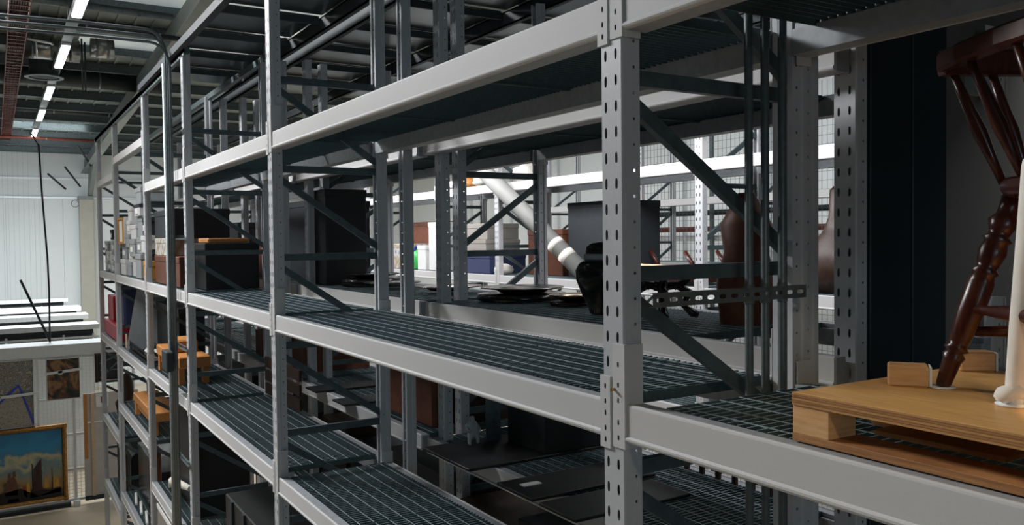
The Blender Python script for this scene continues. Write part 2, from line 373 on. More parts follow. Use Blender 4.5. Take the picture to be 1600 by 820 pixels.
def frame(X, Y0, Y1, label, dirn=1, group='rack frames', both=True, zlo=-4.6):
    """rack frame at far edge X between Y0 (aisle side) and Y1"""
    t = thing('rack_upright', label, 'rack frame', (X, Y0, FLOOR), group)
    add('upright', UM, t); add('base_plate', BM, t)
    add('upright', UM, t, (-UW, Y1-Y0, 0), math.pi); add('base_plate', BM, t, (-UW, Y1-Y0, 0), math.pi)
    z = 1.08-.023
    while z > zlo:
        add('brace', brace_mesh('h', Y1-Y0, 1), t, (0, 0, z+ZO))
        add('brace', brace_mesh('d', Y1-Y0, dirn), t, (0, 0, z+ZO))
        z -= .585
    return t
def post(X, Y, label, flipped=False):
    t = thing('rack_post', label, 'post', (X, Y, FLOOR+.001), 'single posts between the racks')
    if flipped: add('upright', UM, t, (-UW, 0, 0), math.pi)
    else: add('upright', UM, t)
    return t
HB = .1128
PROF = [(.004, .0), (.0, .003), (-.003, .008), (-.003, .014), (.0, .018), (.003, .020), (.003, .105), (.0045, .110), (.009, .1128), (.014, .1128), (.017, .1105), (.018, .106), (.018, .0)]
STEP = [(.0185, .0), (.0185, .1075), (.070, .1075), (.071, .084), (.090, .084), (.090, .0)]
LEDGE = mat('dull_grey_ledge', (.34, .36, .38), .5, .1, .2, 30)  # ledge in a darker, duller grey than the rail
_rail, _step = {}, {}
def rail_mesh(L):
    L = round(L, 3)
    if L not in _rail:
        me = fixn(MB().prism(PROF, 0, -L, 'X').mesh('rail', PAINT)); _rail[L] = me
    return _rail[L]
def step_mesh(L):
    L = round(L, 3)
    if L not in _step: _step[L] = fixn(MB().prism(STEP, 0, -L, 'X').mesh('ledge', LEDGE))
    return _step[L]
def conn_mesh(far):
    """end plate: front plate over the upright face and a return along its side"""
    m = MB(); y = -.0045
    if far:   # on the far upright's near half: beam arrives from the near side
        z0, z1 = -.020, .285
        m.sheet(lambda s, t: (-UW+s-.003, y, t), 0, .052, z0, z1, [.026], [z0+.03, z0+.075, z0+.14, z0+.185, z0+.245], .0042, .0075)
        m.box(-UW-.006, -UW-.003, y, .065, z0, z1)
        m.box(-UW+.049-.003, -UW+.052-.003, y, 0, z0, z1).box(-UW-.003, -UW+.049, y, 0, z1-.002, z1).box(-UW-.003, -UW+.049, y, 0, z0, z0+.002)
    else:
        z0, z1 = -.030, .185
        m.sheet(lambda s, t: (-s+.003, y-.002, t), 0, .044, z0, z1, [.022], [z0+.025, z0+.06, z0+.105, z0+.14, z0+.185], .0042, .0075)
        m.box(.003, .006, y-.002, .065, z0, z1).box(-.041, -.038, y-.002, 0, z0, z1)
        m.box(-.041, .003, y-.002, 0, z1-.002, z1).box(-.041, .003, y-.002, 0, z0, z0+.002)
    return m.mesh('connector', PAINT)
CF, CN = conn_mesh(True), conn_mesh(False)
PIN = MB().tube([(0, -.012, 0), (0, .004, 0)], .005, 8).mesh('safety_pin', BRASS)
def beam(Xn, Xf, Y, z, label, rear=False, group='shelf beams', name='shelf_beam', plates=True):
    """beam between uprights whose far edges are Xn (near) and Xf (far); Y the outer face"""
    a, b = Xn+.002, Xf-UW-.002
    t = thing(name, label, 'shelf beam', (Xf, Y, z), group)
    if not rear:
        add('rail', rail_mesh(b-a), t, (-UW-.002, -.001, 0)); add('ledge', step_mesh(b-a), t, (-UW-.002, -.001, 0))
        if plates:
            add('connector', CF, t); add('connector', CN, t, (Xn-Xf, 0, 0))
    else:   # turned round: local x runs the other way
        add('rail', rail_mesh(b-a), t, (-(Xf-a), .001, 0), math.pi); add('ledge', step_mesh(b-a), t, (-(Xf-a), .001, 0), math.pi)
        if plates:
            add('connector', CN, t, (-UW, 0, 0), math.pi); add('connector', CF, t, (Xn-Xf-UW, 0, 0), math.pi)
    return t
_gr = {}
def grating_mesh(wx, wy):
    key = (round(wx, 3), round(wy, 3))
    if key not in _gr:
        m = MB(); n = max(2, round(wx/.0333)); p = wx/n
        for i in range(1, n): m.box(i*p-.0016, i*p+.0016, 0, wy, -.022, 0)
        b = MB(); b.box(0, .004, 0, wy, -.034, .001)
        rds = MB(); k = max(2, round(wy/.078)); q = wy/k
        for j in range(k): rds.box(.004, wx-.004, (j+.5)*q-.0018, (j+.5)*q+.0018, -.0005, .0020)
        for i in range(1, n): rds.box(i*p-.0016, i*p+.0016, 0, wy, 0, .0008)  # pale caps paint in the light on the bar tops
        _gr[key] = (m.mesh('bearing_bars', GRATE), b.mesh('edge_band', GRATE), rds.mesh('rods_and_lit_caps', mat('grating_rod_lit_cap', (.34, .43, .45), .35, .1, .3, 60)))
    return _gr[key]
def grating(X0, X1, Y0, Y1, z, label, group='steel grating panels'):
    t = thing('grating_panel', label, 'grating panel', (X0, Y0, z), group)
    a, b, c = grating_mesh(X1-X0, Y1-Y0)
    o = add('bearing_bars', a, t); o['kind'] = 'stuff'; add('edge_band', b, t); add('edge_band', b, t, (X1-X0-.004, 0, 0)); o = add('rods_and_lit_caps', c, t); o['kind'] = 'stuff'
    return t
UX = [-1.55, 1.991, 5.558, 8.474, 11.0, 14.0, 16.35]
FY, RY = 1.545, 2.35
BAY = ['nearest right-hand bay', 'wide empty bay', 'bay beyond the second post', 'bay behind the conduits', 'fourth bay with stacked boxes', 'farthest bay by the screens']
FN = ['frame outside the right edge', 'large foreground frame', 'second frame', 'third frame beside the conduits', 'fourth frame', 'fifth frame', 'end frame by the picture screens']
for x, n in zip(UX, FN): frame(x, FY, RY, 'perforated grey steel rack frame, %s of the near rack' % n)
# levels per bay: (bottom of beam, name)
LV = [
    [(.5935, 'top'), (-.5985, 'middle')],
    [(.5935, 'top'), (-.5985, 'middle'), (-1.666, 'lower'), (-2.75, 'deep')],
    [(.5935, 'top'), (-.5985, 'middle'), (-1.6425, 'lower'), (-2.92, 'deep')],
    [(.5935, 'top'), (-.5985, 'middle'), (-1.6425, 'lower'), (-3.02, 'deep')],
    [(1.165, 'top'), (-.6985, 'middle'), (-1.69, 'lower'), (-2.55, 'fourth'), (-3.9, 'deep')],
    [(.95, 'top'), (-.7085, 'middle'), (-1.69, 'lower'), (-3.10, 'fourth'), (-4.26, 'deep')]]
ORD = ['first', 'second', 'third', 'fourth']
# a few levels differ slightly between bays
LV[4][1] = (-.6, 'middle'); LV[5][1] = (-.6, 'middle')
for i, lv in enumerate(LV):
    xn, xf = UX[i], UX[i+1]
    for z, ln in lv:
        beam(xn, xf, FY, z, 'light grey front beam of the %s shelf in the %s' % (ln, BAY[i]))
        if not (i > 3 and ln == 'top'):
            beam(xn, xf, RY, z-(.012 if z < 0 else 0), 'grey rear beam of the %s shelf in the %s' % (ln, BAY[i]), rear=True, group='rear shelf beams')
        a, b = xn+.015-(.0 if i else 0), xf-UW-.035
        if i == 0: b = xf-.195
        n = 3 if b-a > 2.4 else 2
        zz = z+.1085 if i == 0 else z+.1105
        for k in range(n):
            w = (b-a)/n
            if i > 3 and ln == 'top': continue
            grating(a+k*w+.004, a+(k+1)*w-.004, FY+.072, RY-.072, zz, '%s dark steel grating panel on the %s shelf, %s' % (ORD[k], ln, BAY[i]))
# safety pin on the foreground connector
t = thing('safety_pin', 'brass locking pin in the connector of the foreground upright', 'pin', (1.991-.06, FY-.005, -.4485)); add('pin', PIN, t)
# second rack, back to back with the first
BX = [1.98, 5.50, 8.45, 11.0, 14.0, 16.3]
B0, B1 = 2.88, 3.66
for x, n in list(zip(BX, ['near', 'second', 'third', 'fourth', 'fifth', 'sixth']))[1:]:
    frame(x, B0, B1, 'galvanised %s frame of the second rack, braces falling toward the aisle' % n, -1, 'frames of the second rack')
for x, n in zip(BX[:4], ['first', 'second', 'third', 'fourth']):
    post(x+.05, 2.545 if x > 3 else 2.455, 'shaded channel post just behind the near rack, %s from the right' % n, True)
    post(x-.14 if x > 3 else 2.06, 2.67 if x > 3 else 2.70, 'perforated post behind the near rack with slots facing out, %s from the right' % n)
for i in range(5):
    for z, ln in ((.5935, 'top'), (-.560, 'middle'), (-1.535, 'lower')):
        beam(BX[i], BX[i+1], 2.60, z, 'grey front beam of the %s shelf, second rack, bay %s' % (ln, ORD[i] if i < 4 else 'last'), group='second rack beams', plates=False)
        beam(BX[i], BX[i+1], B1, z, 'grey back beam of the %s shelf, second rack, bay %s' % (ln, ORD[i] if i < 4 else 'last'), rear=True, group='second rack beams')
        a, b = BX[i]+.02, BX[i+1]-UW-.02
        if i == 0: a = 2.80
        for k in range(3):
            w = (b-a)/3
            grating(a+k*w+.004, a+(k+1)*w-.004, 2.673, B1-.072, z+.1095, '%s grating panel on %s shelf of the second rack, bay %s' % (ORD[k], ln, ORD[i] if i < 4 else 'last'), 'gratings of the second rack')
# third rack across the second aisle
CX = [2.3, 5.78, 9.47, 11.2, 14.0, 16.6]
C0, C1 = 5.58, 6.41
for x, n in zip(CX, ['near', 'second', 'third', 'fourth', 'fifth', 'sixth']):
    frame(x, C0, C1, 'white-lit %s frame of the rack across the second aisle' % n, 1 if n in ('near', 'third') else -1, 'frames of the third rack')
for i in range(5):
    for z, ln in ((.5935, 'top'), (-.597, 'middle'), (-1.75, 'lower')):
        nm = ORD[i] if i < 4 else 'last'
        beam(CX[i], CX[i+1], C0, z, 'bright front beam of the %s shelf, rack across the aisle, %s bay' % (ln, nm), group='third rack beams')
        beam(CX[i], CX[i+1], C1, z, 'back beam of the %s shelf, rack across the aisle, %s bay' % (ln, nm), rear=True, group='third rack beams')
        a, b = CX[i]+.02, CX[i+1]-UW-.02; n = 2
        for k in range(n):
            w = (b-a)/n
            grating(a+k*w+.004, a+(k+1)*w-.004, C0+.072, C1-.072, z+.1095, '%s grating panel on %s shelf across the aisle, %s bay' % (ORD[k], ln, nm), 'gratings of the third rack')
# fourth rack, far right
DX = [5.4, 8.68, 11.34, 14.2]
for x, n in zip(DX, ['near', 'second', 'third', 'last']):
    frame(x, 9.6, 10.4, 'small distant %s frame of the fourth rack' % n, -1, 'frames of the fourth rack')
for i in range(3):
    for z, ln in ((.5, 'top'), (-.55, 'middle')):
        beam(DX[i], DX[i+1], 9.6, z, 'distant pale beam of the %s shelf, fourth rack, %s bay' % (ln, ORD[i]), group='fourth rack beams')
        w = (DX[i+1]-UW-DX[i]-.04)
        grating(DX[i]+.02, DX[i]+.02+w, 9.66, 10.34, z+.1095, 'distant grating on the %s shelf, fourth rack, %s bay' % (ln, ORD[i]), 'gratings of the fourth rack')
# mesh screen and red pipes behind the fourth rack
t = thing('mesh_partition', 'wire mesh partition with orange pipe line behind the farthest rack', 'mesh partition', (9, 11.0, FLOOR))
m = MB()
for k in range(90): m.box(5+.1*k, 5.006+.1*k, 11.0, 11.006, FLOOR, 2.4)
for k in range(56): m.box(5, 14, 11.0, 11.006, FLOOR+.14*k, FLOOR+.14*k+.006)
o = part(m, 'wire_mesh', GALV, t); o['kind'] = 'stuff'
for x in (5, 8, 11, 14): part(MB().box(x-.03, x+.03, 11.01, 11.07, FLOOR, 2.4), 'post', GALV, t)
for z, mm in ((.12, REDM), (-.05, ALU), (.42, DARKS)):
    part(MB().tube([(5, 11.15, z), (14, 11.15, z)], .05, 8), 'pipe', mm, t)
# ================================================================ SERVICES
def conduit(pts, label, rad=.0125, name='conduit', m=PIPE, cat='conduit', clips=()):
    o = pts[0]; t = thing(name, label, cat, o, 'steel conduits')
    part(MB().tube(pts, rad, 10), 'pipe', m, t)
    for z in clips: part(MB().tube([(pts[0][0], pts[0][1], z-.03), (pts[0][0], pts[0][1], z+.03)], rad*1.25, 10), 'coupling', GALV, t)
    return t
for k, (y, n) in enumerate(((2.012, 'left'), (2.085, 'middle'), (2.165, 'right'))):
    conduit([(1.845, y, 1.85), (1.845, y, -.2), (1.845, y, FLOOR)], 'vertical steel conduit inside the foreground frame, %s of three' % n, .0135, clips=(-.185,))
def strut(p0, p1, label, up=(0, 0, 1)):
    """slotted strut channel"""
    t = thing('strut_channel', label, 'strut channel', p0, 'slotted strut channels')
    a = Vector(p1)-Vector(p0); L = a.length; a.normalize(); u = Vector(up); w = a.cross(u); m = MB()
    n = int(L/.05); m.sheet(lambda s_, t_: tuple(Vector(p0)+a*t_+u*s_), -.0205, .0205, 0, L, [0], [.03+.05*k for k in range(n)], .0065, .014)
    for q in (-.0205, .0205):
        A, B = Vector(p0)+u*q, Vector(p1)+u*q
        m.quad(A, B, B+w*.021, A+w*.021)
    part(m, 'channel', GALV, t); return t
strut((1.828, 1.60, -.185), (1.828, 2.26, -.185), 'slotted strut channel across the foreground frame, holding three conduits')
# conduits dropping down the aisle face between the third and fourth frames
for k, (x, n) in enumerate(((8.98, 'leftmost'), (8.87, 'middle'), (8.76, 'rightmost'))):
    y = 1.50; zt = 2.10-.085*k
    pts = [(x, y, FLOOR), (x, y, zt-.22)]
    for j in range(1, 6):
        a = j/5*math.pi/2; pts.append((x, y-.18+.18*math.cos(a), zt-.22+.22*math.sin(a)))
    pts += [(x+.05, .78, zt+.01), (x+.3, -1.2, zt+.02)]
    conduit(pts, 'galvanised conduit bent off the ceiling and dropping down the rack face, %s' % n, .014)
conduit([(9.10, 1.50, FLOOR), (9.10, 1.50, 1.8)], 'slotted grey cable duct beside the three aisle conduits', .02, m=mat('pale_zinc', (.34, .38, .38), .45, .2, .3, 30))
for z, n in ((1.06, 'upper'), (.04, 'upper middle'), (-1.02, 'middle'), (-2.12, 'lower'), (-3.4, 'lowest')):
    strut((8.36, 1.50+.03, z), (9.30, 1.50+.03, z), '%s short strut bracket clamping the aisle conduits to the rack' % n)
lone(MB().box(8.72, 9.0, 1.40, 1.47, -1.28, -1.08, .01), 'junction_box', DARKS, 'small green-grey junction box on the aisle conduits', 'junction box', (8.86, 1.44, -1.28))
# ---- light line
LZ = 3.5
segs = [(12.4, 13.9), (14.6, 16.75), (18.9, 20.9), (23.2, 25.1), (27.4, 29.5)]
segs = [(-3.0, -1.0), (1.2, 3.2), (5.4, 7.4), (9.2, 11.0), (12.6, 14.56), (16.72, 18.9), (20.85, 23.18), (25.1, 27.34), (29.52, 32.0)]
segs = [(5.4, 7.4), (9.0, 11.0), (12.5, 14.56), (16.72, 18.9), (21.3, 23.18), (25.1, 27.34), (29.52, 32.0)]
t = thing('light_track', 'dark trunking rail carrying the line of white strip lamps over the aisle', 'light track', (18, 1.16, LZ+.02))
part(MB().box(4.8, 32.2, 1.08, 1.24, LZ+.02, LZ+.09), 'trunking', GALV, t)
for k in range(8): part(MB().tube([(6+3.4*k, 1.16, LZ+.09), (6+3.4*k, 1.16, rz_(6+3.4*k)+.1)], .008, 5), 'suspension_rod', GALV, t)
for k, (a, b) in enumerate(segs):
    tt = thing('strip_light', 'glowing white strip lamp in the ceiling line, number %s counted from the far end' % ['one', 'two', 'three', 'four', 'five', 'six', 'seven'][len(segs)-1-k], 'strip light', ((a+b)/2, 1.16, LZ), 'strip lamps over the aisle')
    part(MB().box(a, b, 1.085, 1.235, LZ-.03, LZ+.018), 'housing', ALU, tt)
    part(MB().box(a+.02, b-.02, 1.095, 1.225, LZ-.045, LZ-.031), 'diffuser', LAMPM, tt)
# ---- ceiling services
t = thing('roof_fan', 'dark round extract fan with a pale flange ring hanging under the roof', 'fan', (19.7, .95, 3.40))
part(MB().lathe([(.27, 0), (.27, .55), (.20, .62), (.05, .64)], (19.7, .95, 3.4), 28), 'drum', DARKS, t)
m = MB()
pr_ = [(.36, .0), (.36, .02), (.28, .02), (.28, 0)]
n = 32
for i in range(4):
    (r0, z0), (r1, z1) = pr_[i], pr_[(i+1) % 4]
    for k in range(n):
        a, b = 2*math.pi*k/n, 2*math.pi*(k+1)/n
        m.quad((19.7+r0*math.cos(a), .95+r0*math.sin(a), 3.38+z0), (19.7+r0*math.cos(b), .95+r0*math.sin(b), 3.38+z0), (19.7+r1*math.cos(b), .95+r1*math.sin(b), 3.38+z1), (19.7+r1*math.cos(a), .95+r1*math.sin(a), 3.38+z1))
part(m, 'flange_ring', GALV, t)
for k in range(6):
    a = k*math.pi/3; part(MB().bar((19.7, .95, 3.43), (19.7+.25*math.cos(a), .95+.25*math.sin(a), 3.43), .09, .006, (math.sin(a), -math.cos(a), .6)), 'blade', DARKS, t)
def duct(p0, p1, rad, label, m, cat='duct', name='duct', bands=6):
    t = thing(name, label, cat, p0); part(MB().tube([p0, p1], rad, 20), 'tube', m, t)
    P0, P1 = Vector(p0), Vector(p1)
    for k in range(bands):
        q = P0.lerp(P1, (k+.5)/bands); e = (P1-P0).normalized()*.02
        part(MB().tube([q-e, q+e], rad*1.03, 20), 'band', GALV, t)
    return t
duct((19.0, .55, 3.84), (19.0, 1.55, 3.84), .22, 'short foil-wrapped duct crossing above the light line', FOILM, bands=3)
duct((17.9, 1.65, 3.72), (17.9, 2.05, 3.72), .18, 'crumpled foil duct end beside the light line', FOILM, bands=2)
duct((21.9, -2, 3.82), (22.1, 3.6, 3.82), .20, 'large dark round duct crossing under the roof past the fan', DARKS)
duct((30.6, -2, 3.35), (30.9, 3.6, 3.35), .045, 'thin red sprinkler pipe crossing near the far wall', REDM, 'pipe', 'sprinkler_pipe', 4)
duct((26.6, -2, 3.72), (26.8, 3.6, 3.72), .10, 'dark pipe crossing under the roof between the last lamps', DARKS, 'pipe', 'service_pipe', 4)
duct((16.0, -1.5, 3.68), (16.2, 3.2, 3.68), .05, 'dark pipe crossing under the roof by the near lamp', DARKS, 'pipe', 'service_pipe', 4)
duct((14.6, -1.5, 3.70), (14.8, 2.6, 3.70), .06, 'galvanised pipe crossing above the nearest visible lamp', GALV, 'pipe', 'service_pipe', 4)
duct((11.0, 2.9, 2.55), (9.0, 5.0, 2.6), .22, 'silver foil duct seen above the deck of the racks', FOILM, bands=4)
# red ladder tray
t = thing('cable_tray', 'rust-red ladder cable tray full of cables running along the ceiling', 'cable tray', (22, .4, 3.46))
for y in (.26, .53): part(MB().box(13, 33, y, y+.015, 3.46, 3.54), 'side_rail', REDM, t)
for k in range(66): part(MB().box(13+.3*k, 13.05+.3*k, .27, .53, 3.46, 3.475), 'rung', REDM, t)
for k in range(7): part(MB().tube([(13, .30+.033*k, 3.49), (22, .305+.031*k, 3.50), (33, .30+.033*k, 3.49)], .011, 5), 'cable', REDM if k % 2 else DARKS, t)
t = thing('roof_bracket', 'pale zig-zag bracket and hanger under the roof at the left edge', 'bracket', (17.2, .62, 3.62))
part(MB().tube([(17.2, .58, 3.62), (17.2, .95, 3.58), (17.5, 1.0, 3.62)], .02, 6), 'arm', ALU, t); part(MB().tube([(17.2, .72, 3.6), (17.2, .72, 3.3)], .015, 6), 'hanger', ALU, t)
for (x, y, z0, z1, n) in ((18.5, 1.55, 3.0, 4.0, 'left'), (18.8, 1.63, 3.0, 4.0, 'right')):
    lone(MB().tube([(x, y, z1), (x, y, z0)], .016, 6), 'hanger_rod', DARKS, 'dark hanging rod under the roof right of the lamps, %s of two' % n, 'rod', (x, y, z0), 'hanging rods')
t = thing('hanging_cable', 'long black cable hanging from the last lamp down over the picture screens', 'cable', (20.5, .87, -1.95))
part(MB().tube([(30, 1.0, 3.42), (24, .86, 2.7), (20.7, .86, 2.1), (20.5, .87, 1.5), (20.5, .885, 1.09), (20.5, .93, .2), (20.5, .955, -.28), (20.5, .97, -1.0), (20.5, .96, -2.13)], .020, 8), 'sheath', CABLE, t)
lone(MB().tube([(20.7, .45, -.78), (20.55, .97, -2.12)], .026, 8), 'pole', DARKS, 'dark pole leaning over the tops of the picture screens', 'pole', (20.55, .97, -2.13))
lone(MB().tube([(32, 2.36+.12*math.cos(a/2), 1.33+.12*math.sin(a/2)) for a in range(13)], .01, 5), 'wire_loop', CABLE, 'small wire loop hanging on the far wall near the column', 'wire', (32, 2.36, 1.2))
for k in (0, 1, 2, 3, 4, 5, 7, 8):
    lone(MB().tube([(24, .2+.11*k, 4.03), (24.05, .2+.11*k, -2.0)], .0016, 4), 'fine_wire', GALV, 'fine vertical wire before the far wall, %s from left' % ['first', 'second', 'third', 'fourth', 'fifth', 'sixth', 'seventh', 'eighth', 'ninth'][k], 'wire', (24, .2+.11*k, -2.05), 'fine suspension wires')
# ================================================================ PICTURE SCREENS (far end)
def screen(X, label, detail, ztop=-2.14, Y0=-2.6, Y1=2.6, gap=True):
    t = thing('picture_screen', label, 'picture screen', (X, .5, FLOOR), 'sliding picture screens')
    part(MB().box(X-.10, X+.75, Y0, Y1, ztop-.06, ztop).box(X-.10, X-.08, Y0, Y1, ztop-(.24 if detail else .12), ztop-.06), 'top_cover', ALU, t)
    if not detail:
        part(MB().box(X+.06, X+.66, Y0, Y1-.12, ztop-.62, ztop-.061), 'gap_shade_box', CARDD, t); part(MB().box(X+.10, X+.60, Y0, Y1-.12, FLOOR+.1, ztop-.621), 'screen_body', WHITE, t)  # added dark box stands for the shade in the gap under the cover
        for y in (Y1-.15, Y1-.8, Y1-2.0): part(MB().box(X+.05, X+.09, y, y+.05, ztop-1.0, ztop-.24), 'stile', ALU, t)
        part(MB().box(X+.0, X+.04, Y0, Y1, ztop-.34, ztop-.29), 'rail', ALU, t); return t
    zb = FLOOR+.10
    for y in (-2.5, -.9, .66, 1.32, 2.5): part(MB().box(X-.03, X+.01, y, y+.05, zb, ztop-.24), 'stile', ALU, t)
    for z in (zb, -4.85, -4.1, -3.32, ztop-.30): part(MB().box(X-.034, X+.006, Y0, Y1, z, z+.05), 'rail', ALU, t)
    w = MB()
    for k in range(int((Y1-Y0)/.075)): w.box(X+.012, X+.018, Y0+.075*k, Y0+.075*k+.008, zb, ztop-.24)
    for k in range(int((ztop-.24-zb)/.075)): w.box(X+.018, X+.024, Y0, Y1, zb+.075*k, zb+.075*k+.008)
    o = part(w, 'wire_mesh', MESHM, t); o['kind'] = 'stuff'
    part(MB().box(X-.15, X+.15, 1.30, 1.42, FLOOR, zb+.02), 'foot', ALU, t); part(MB().box(X-.10, X+.10, -2.5, 1.25, FLOOR+.0, zb-.02), 'floor_rail', DARKS, t)
    return t
screen(20.05, 'nearest white mesh picture screen with the paintings hung on it', True)
for X, n, y1, zt in ((23.0, 'second', 2.15, -2.0), (25.7, 'third', 2.14, -1.96), (28.6, 'fourth', 2.19, -1.94), (32.0, 'farthest', 2.06, -1.86)):
    screen(X, 'white top cover of the %s picture screen behind the nearest' % n, False, zt, -3.5, y1)
def painting(label, X, y0, y1, z0, z1, canvas, frame_m, fw, depth=.05, name='painting'):
    t = thing(name, label, 'painting', (X, (y0+y1)/2, z0), 'paintings on the screens')
    part(MB().box(X-depth*.5, X, y0+fw, y1-fw, z0+fw, z1-fw), 'canvas', canvas, t)
    for (a, b, c, e) in ((y0, y1, z1-fw, z1), (y0, y1, z0, z0+fw)):
        part(MB().prism([(X, c), (X-depth, c+fw*.15), (X-depth*1.25, (c+e)/2), (X-depth*.8, e-fw*.1), (X, e)], a, b, 'Y'), 'frame_rail', frame_m, t)
    for (a, b) in ((y0, y0+fw), (y1-fw, y1)):
        part(MB().prism([(X, a), (X-depth, a+fw*.15), (X-depth*1.25, (a+b)/2), (X-depth*.8, b-fw*.1), (X, b)], z0+fw*.02, z1-fw*.02, 'Z'), 'frame_stile', frame_m, t)
    return t
sp_ = painting('large gilt-framed seascape with sailing ships under a blue cloudy sky', 19.96, -1.35, 1.20, -5.42, -3.80, SEA, GOLD, .10, .09)
SAILB, SAILD, SAILO, HULL, FLAGR = mat('sail_umber', (.20, .09, .05), .5, 0, .4, 12), mat('sail_dark', (.05, .025, .02), .5), mat('sail_ochre', (.70, .36, .06), .5, 0, .4, 12), mat('hull_black', (.018, .012, .01), .5), mat('flag_red', (.45, .03, .02), .5)
def flat(name, pts, m, x=19.905, par=None):
    part(MB().prism([(x, p[0]) for p in []] or [(0, 0)]*0, 0, 0) if False else _flat(pts, x), name, m, par or sp_)
def _flat(pts, x):
    m = MB(); k = len(pts); m.v += [(x, p[0], p[1]) for p in pts] + [(x+.004, p[0], p[1]) for p in pts]
    for i in range(k): m.f.append((i, (i+1) % k, k+(i+1) % k, k+i)); m.sm.append(False)
    m.f.append(tuple(range(k))); m.f.append(tuple(range(2*k-1, k-1, -1))); m.sm += [False]*2; return m
pz = lambda u, v: (-.0 + (u/103)*1.13, -3.83 - (v-661 - (103-u)*.12)*.01345)   # pixels of the photograph's canvas to canvas metres, for the painted shapes
for nm, pts, mm in (
    ('painted_sea', [(-90, 795), (-90, 775), (0, 768), (30, 760), (60, 772), (97, 758), (97, 780)], HULL),
    ('painted_sail', [(50, 766), (66, 762), (65, 713), (52, 730)], SAILD), ('painted_mast', [(49, 768), (50.5, 768), (50.5, 722), (49, 722)], HULL),
    ('painted_sail', [(40, 768), (46, 767), (45, 750), (40, 752)], SAILO), ('painted_sail', [(68, 760), (78, 758), (74, 740), (71, 744)], SAILO), ('painted_sail', [(84, 760), (95, 757), (93, 744), (84, 742)], SAILO),
    ('painted_mast', [(82, 762), (83.5, 762), (83, 728), (82, 728)], HULL), ('painted_hull', [(5, 772), (26, 770), (24, 748), (20, 742), (10, 746), (6, 756)], SAILB),
    ('painted_sail', [(10, 745), (15, 744), (15, 736), (11, 737)], SAILB), ('painted_sail', [(18, 743), (23, 742), (22, 733), (18, 735)], SAILB), ('painted_flag', [(35, 770), (41, 776), (38, 757), (34, 758)], FLAGR),
    ('painted_boat', [(8, 783), (28, 780), (26, 775), (10, 777)], SAILO), ('painted_hull', [(45, 775), (96, 766), (96, 760), (46, 766)], HULL)):
    part(_flat([pz(u, v) for u, v in pts], 19.903), nm, mm, sp_)
t = painting('dotted painting in blue and sand on the screen, left edge', 19.97, -.75, .62, -3.80, -2.40, DOTS, ALU, .02, .04)
part(_flat([(-.2, -3.78), (.02, -3.2), (.35, -2.95), (.60, -3.72), (.60, -3.78)], 19.945), 'sand_field', DOTS2, t)
part(_flat([(.33, -2.93), (.37, -2.93), (.62, -3.72), (.58, -3.75)], 19.940), 'blue_band', BLUEP, t); part(_flat([(-.04, -3.25), (0, -3.28), (.37, -2.93), (.33, -2.90)], 19.940), 'blue_band', BLUEP, t)
t = painting('dark painting with orange-brown flowers, white strap across it', 19.97, .84, 1.48, -3.30, -2.42, FLORAL, ALU, .025, .05)
for (y0, y1, z, n, a) in ((.80, 1.53, -2.70, 'dark flower painting', .10), (-.6, .70, -3.13, 'dotted painting', .10)):
    lone(MB().bar((19.90, y0, z-.03), (19.90, y1, z+.03), .055, .02).box(19.89, 19.91, (y0+y1)/2-.1, (y0+y1)/2-.02, z-.06, z+.03), 'strap_bar', ALU, 'white securing bar strapped across the %s' % n, 'securing bar', (19.9, y0, z), 'white securing bars')
lt = painting('dark lattice-back picture on the screen, seen between the rack uprights', 19.97, 1.76, 2.27, -3.0, -2.38, CARDD, DKWOOD, .07, .06, 'reversed_painting')
for (p, q) in (((1.86, -2.92), (2.2, -2.6)), ((1.86, -2.6), (2.2, -2.45)), ((1.86, -2.75), (2.2, -2.75))):
    part(MB().bar((19.93, p[0], p[1]), (19.93, q[0], q[1]), .03, .01), 'slat', GALV, lt)
t = thing('wrapped_canvas', 'tall grey-wrapped canvas with a wooden edge strip and paper label', 'wrapped canvas', (19.93, 1.9, -5.5))
part(MB().box(19.90, 19.97, 1.52, 2.6, -5.42, -3.22, .01), 'wrapping', CANVASW, t); part(MB().box(19.87, 19.90, 1.52, 1.59, -4.6, -3.22), 'edge_strip', OAK, t)
part(MB().box(19.87, 19.90, 1.66, 1.72, -5.42, -3.22), 'batten', PALEW, t); part(MB().box(19.885, 19.899, 1.76, 2.0, -3.52, -3.24), 'label_sheet', PAPER, t); part(MB().box(19.88, 19.884, 1.86, 1.94, -3.44, -3.30), 'label_print', REDM, t)
part(MB().box(19.875, 19.90, 1.5, 2.6, -3.85, -3.82), 'strap', PAPER, t); part(MB().box(19.87, 20.0, 1.52, 2.6, -5.5, -5.42), 'foot_rail', DARKS, t)
# ================================================================ GOODS
def crate(label, x0, x1, y0, y1, z0, z1, m, lid=None, tabm=None, name='archive_box', cat='box', group=None, labelm=None):
    t = thing(name, label, cat, ((x0+x1)/2, (y0+y1)/2, z0), group)
    lh = min(.07, (z1-z0)*.3)
    part(MB().box(x0+.006, x1-.006, y0+.006, y1-.006, z0, z1-lh*.5, .006), 'body', m, t)
    part(MB().box(x0, x1, y0, y1, z1-lh, z1, .006), 'lid', lid or m, t)
    if labelm:
        zc = (z0+z1)/2-lh*.3; part(MB().box(x0-.003, x0+.005, (y0+y1)/2-(y1-y0)*.22, (y0+y1)/2+(y1-y0)*.22, zc-.035, zc+.035), 'label_card', labelm, t)
        part(MB().box((x0+x1)/2-(x1-x0)*.22, (x0+x1)/2+(x1-x0)*.22, y0-.003, y0+.005, zc-.035, zc+.035), 'label_card', labelm, t)
    return t
SH = {'M': -.482, 'L': -1.575}
zM = -.482
fam = [CARD, CARDL, CARD, CARDL, CARDD]; cn = {id(CARD): 'mid-grey', id(CARDL): 'pale grey', id(CARDD): 'charcoal', id(CARDO): 'orange'}
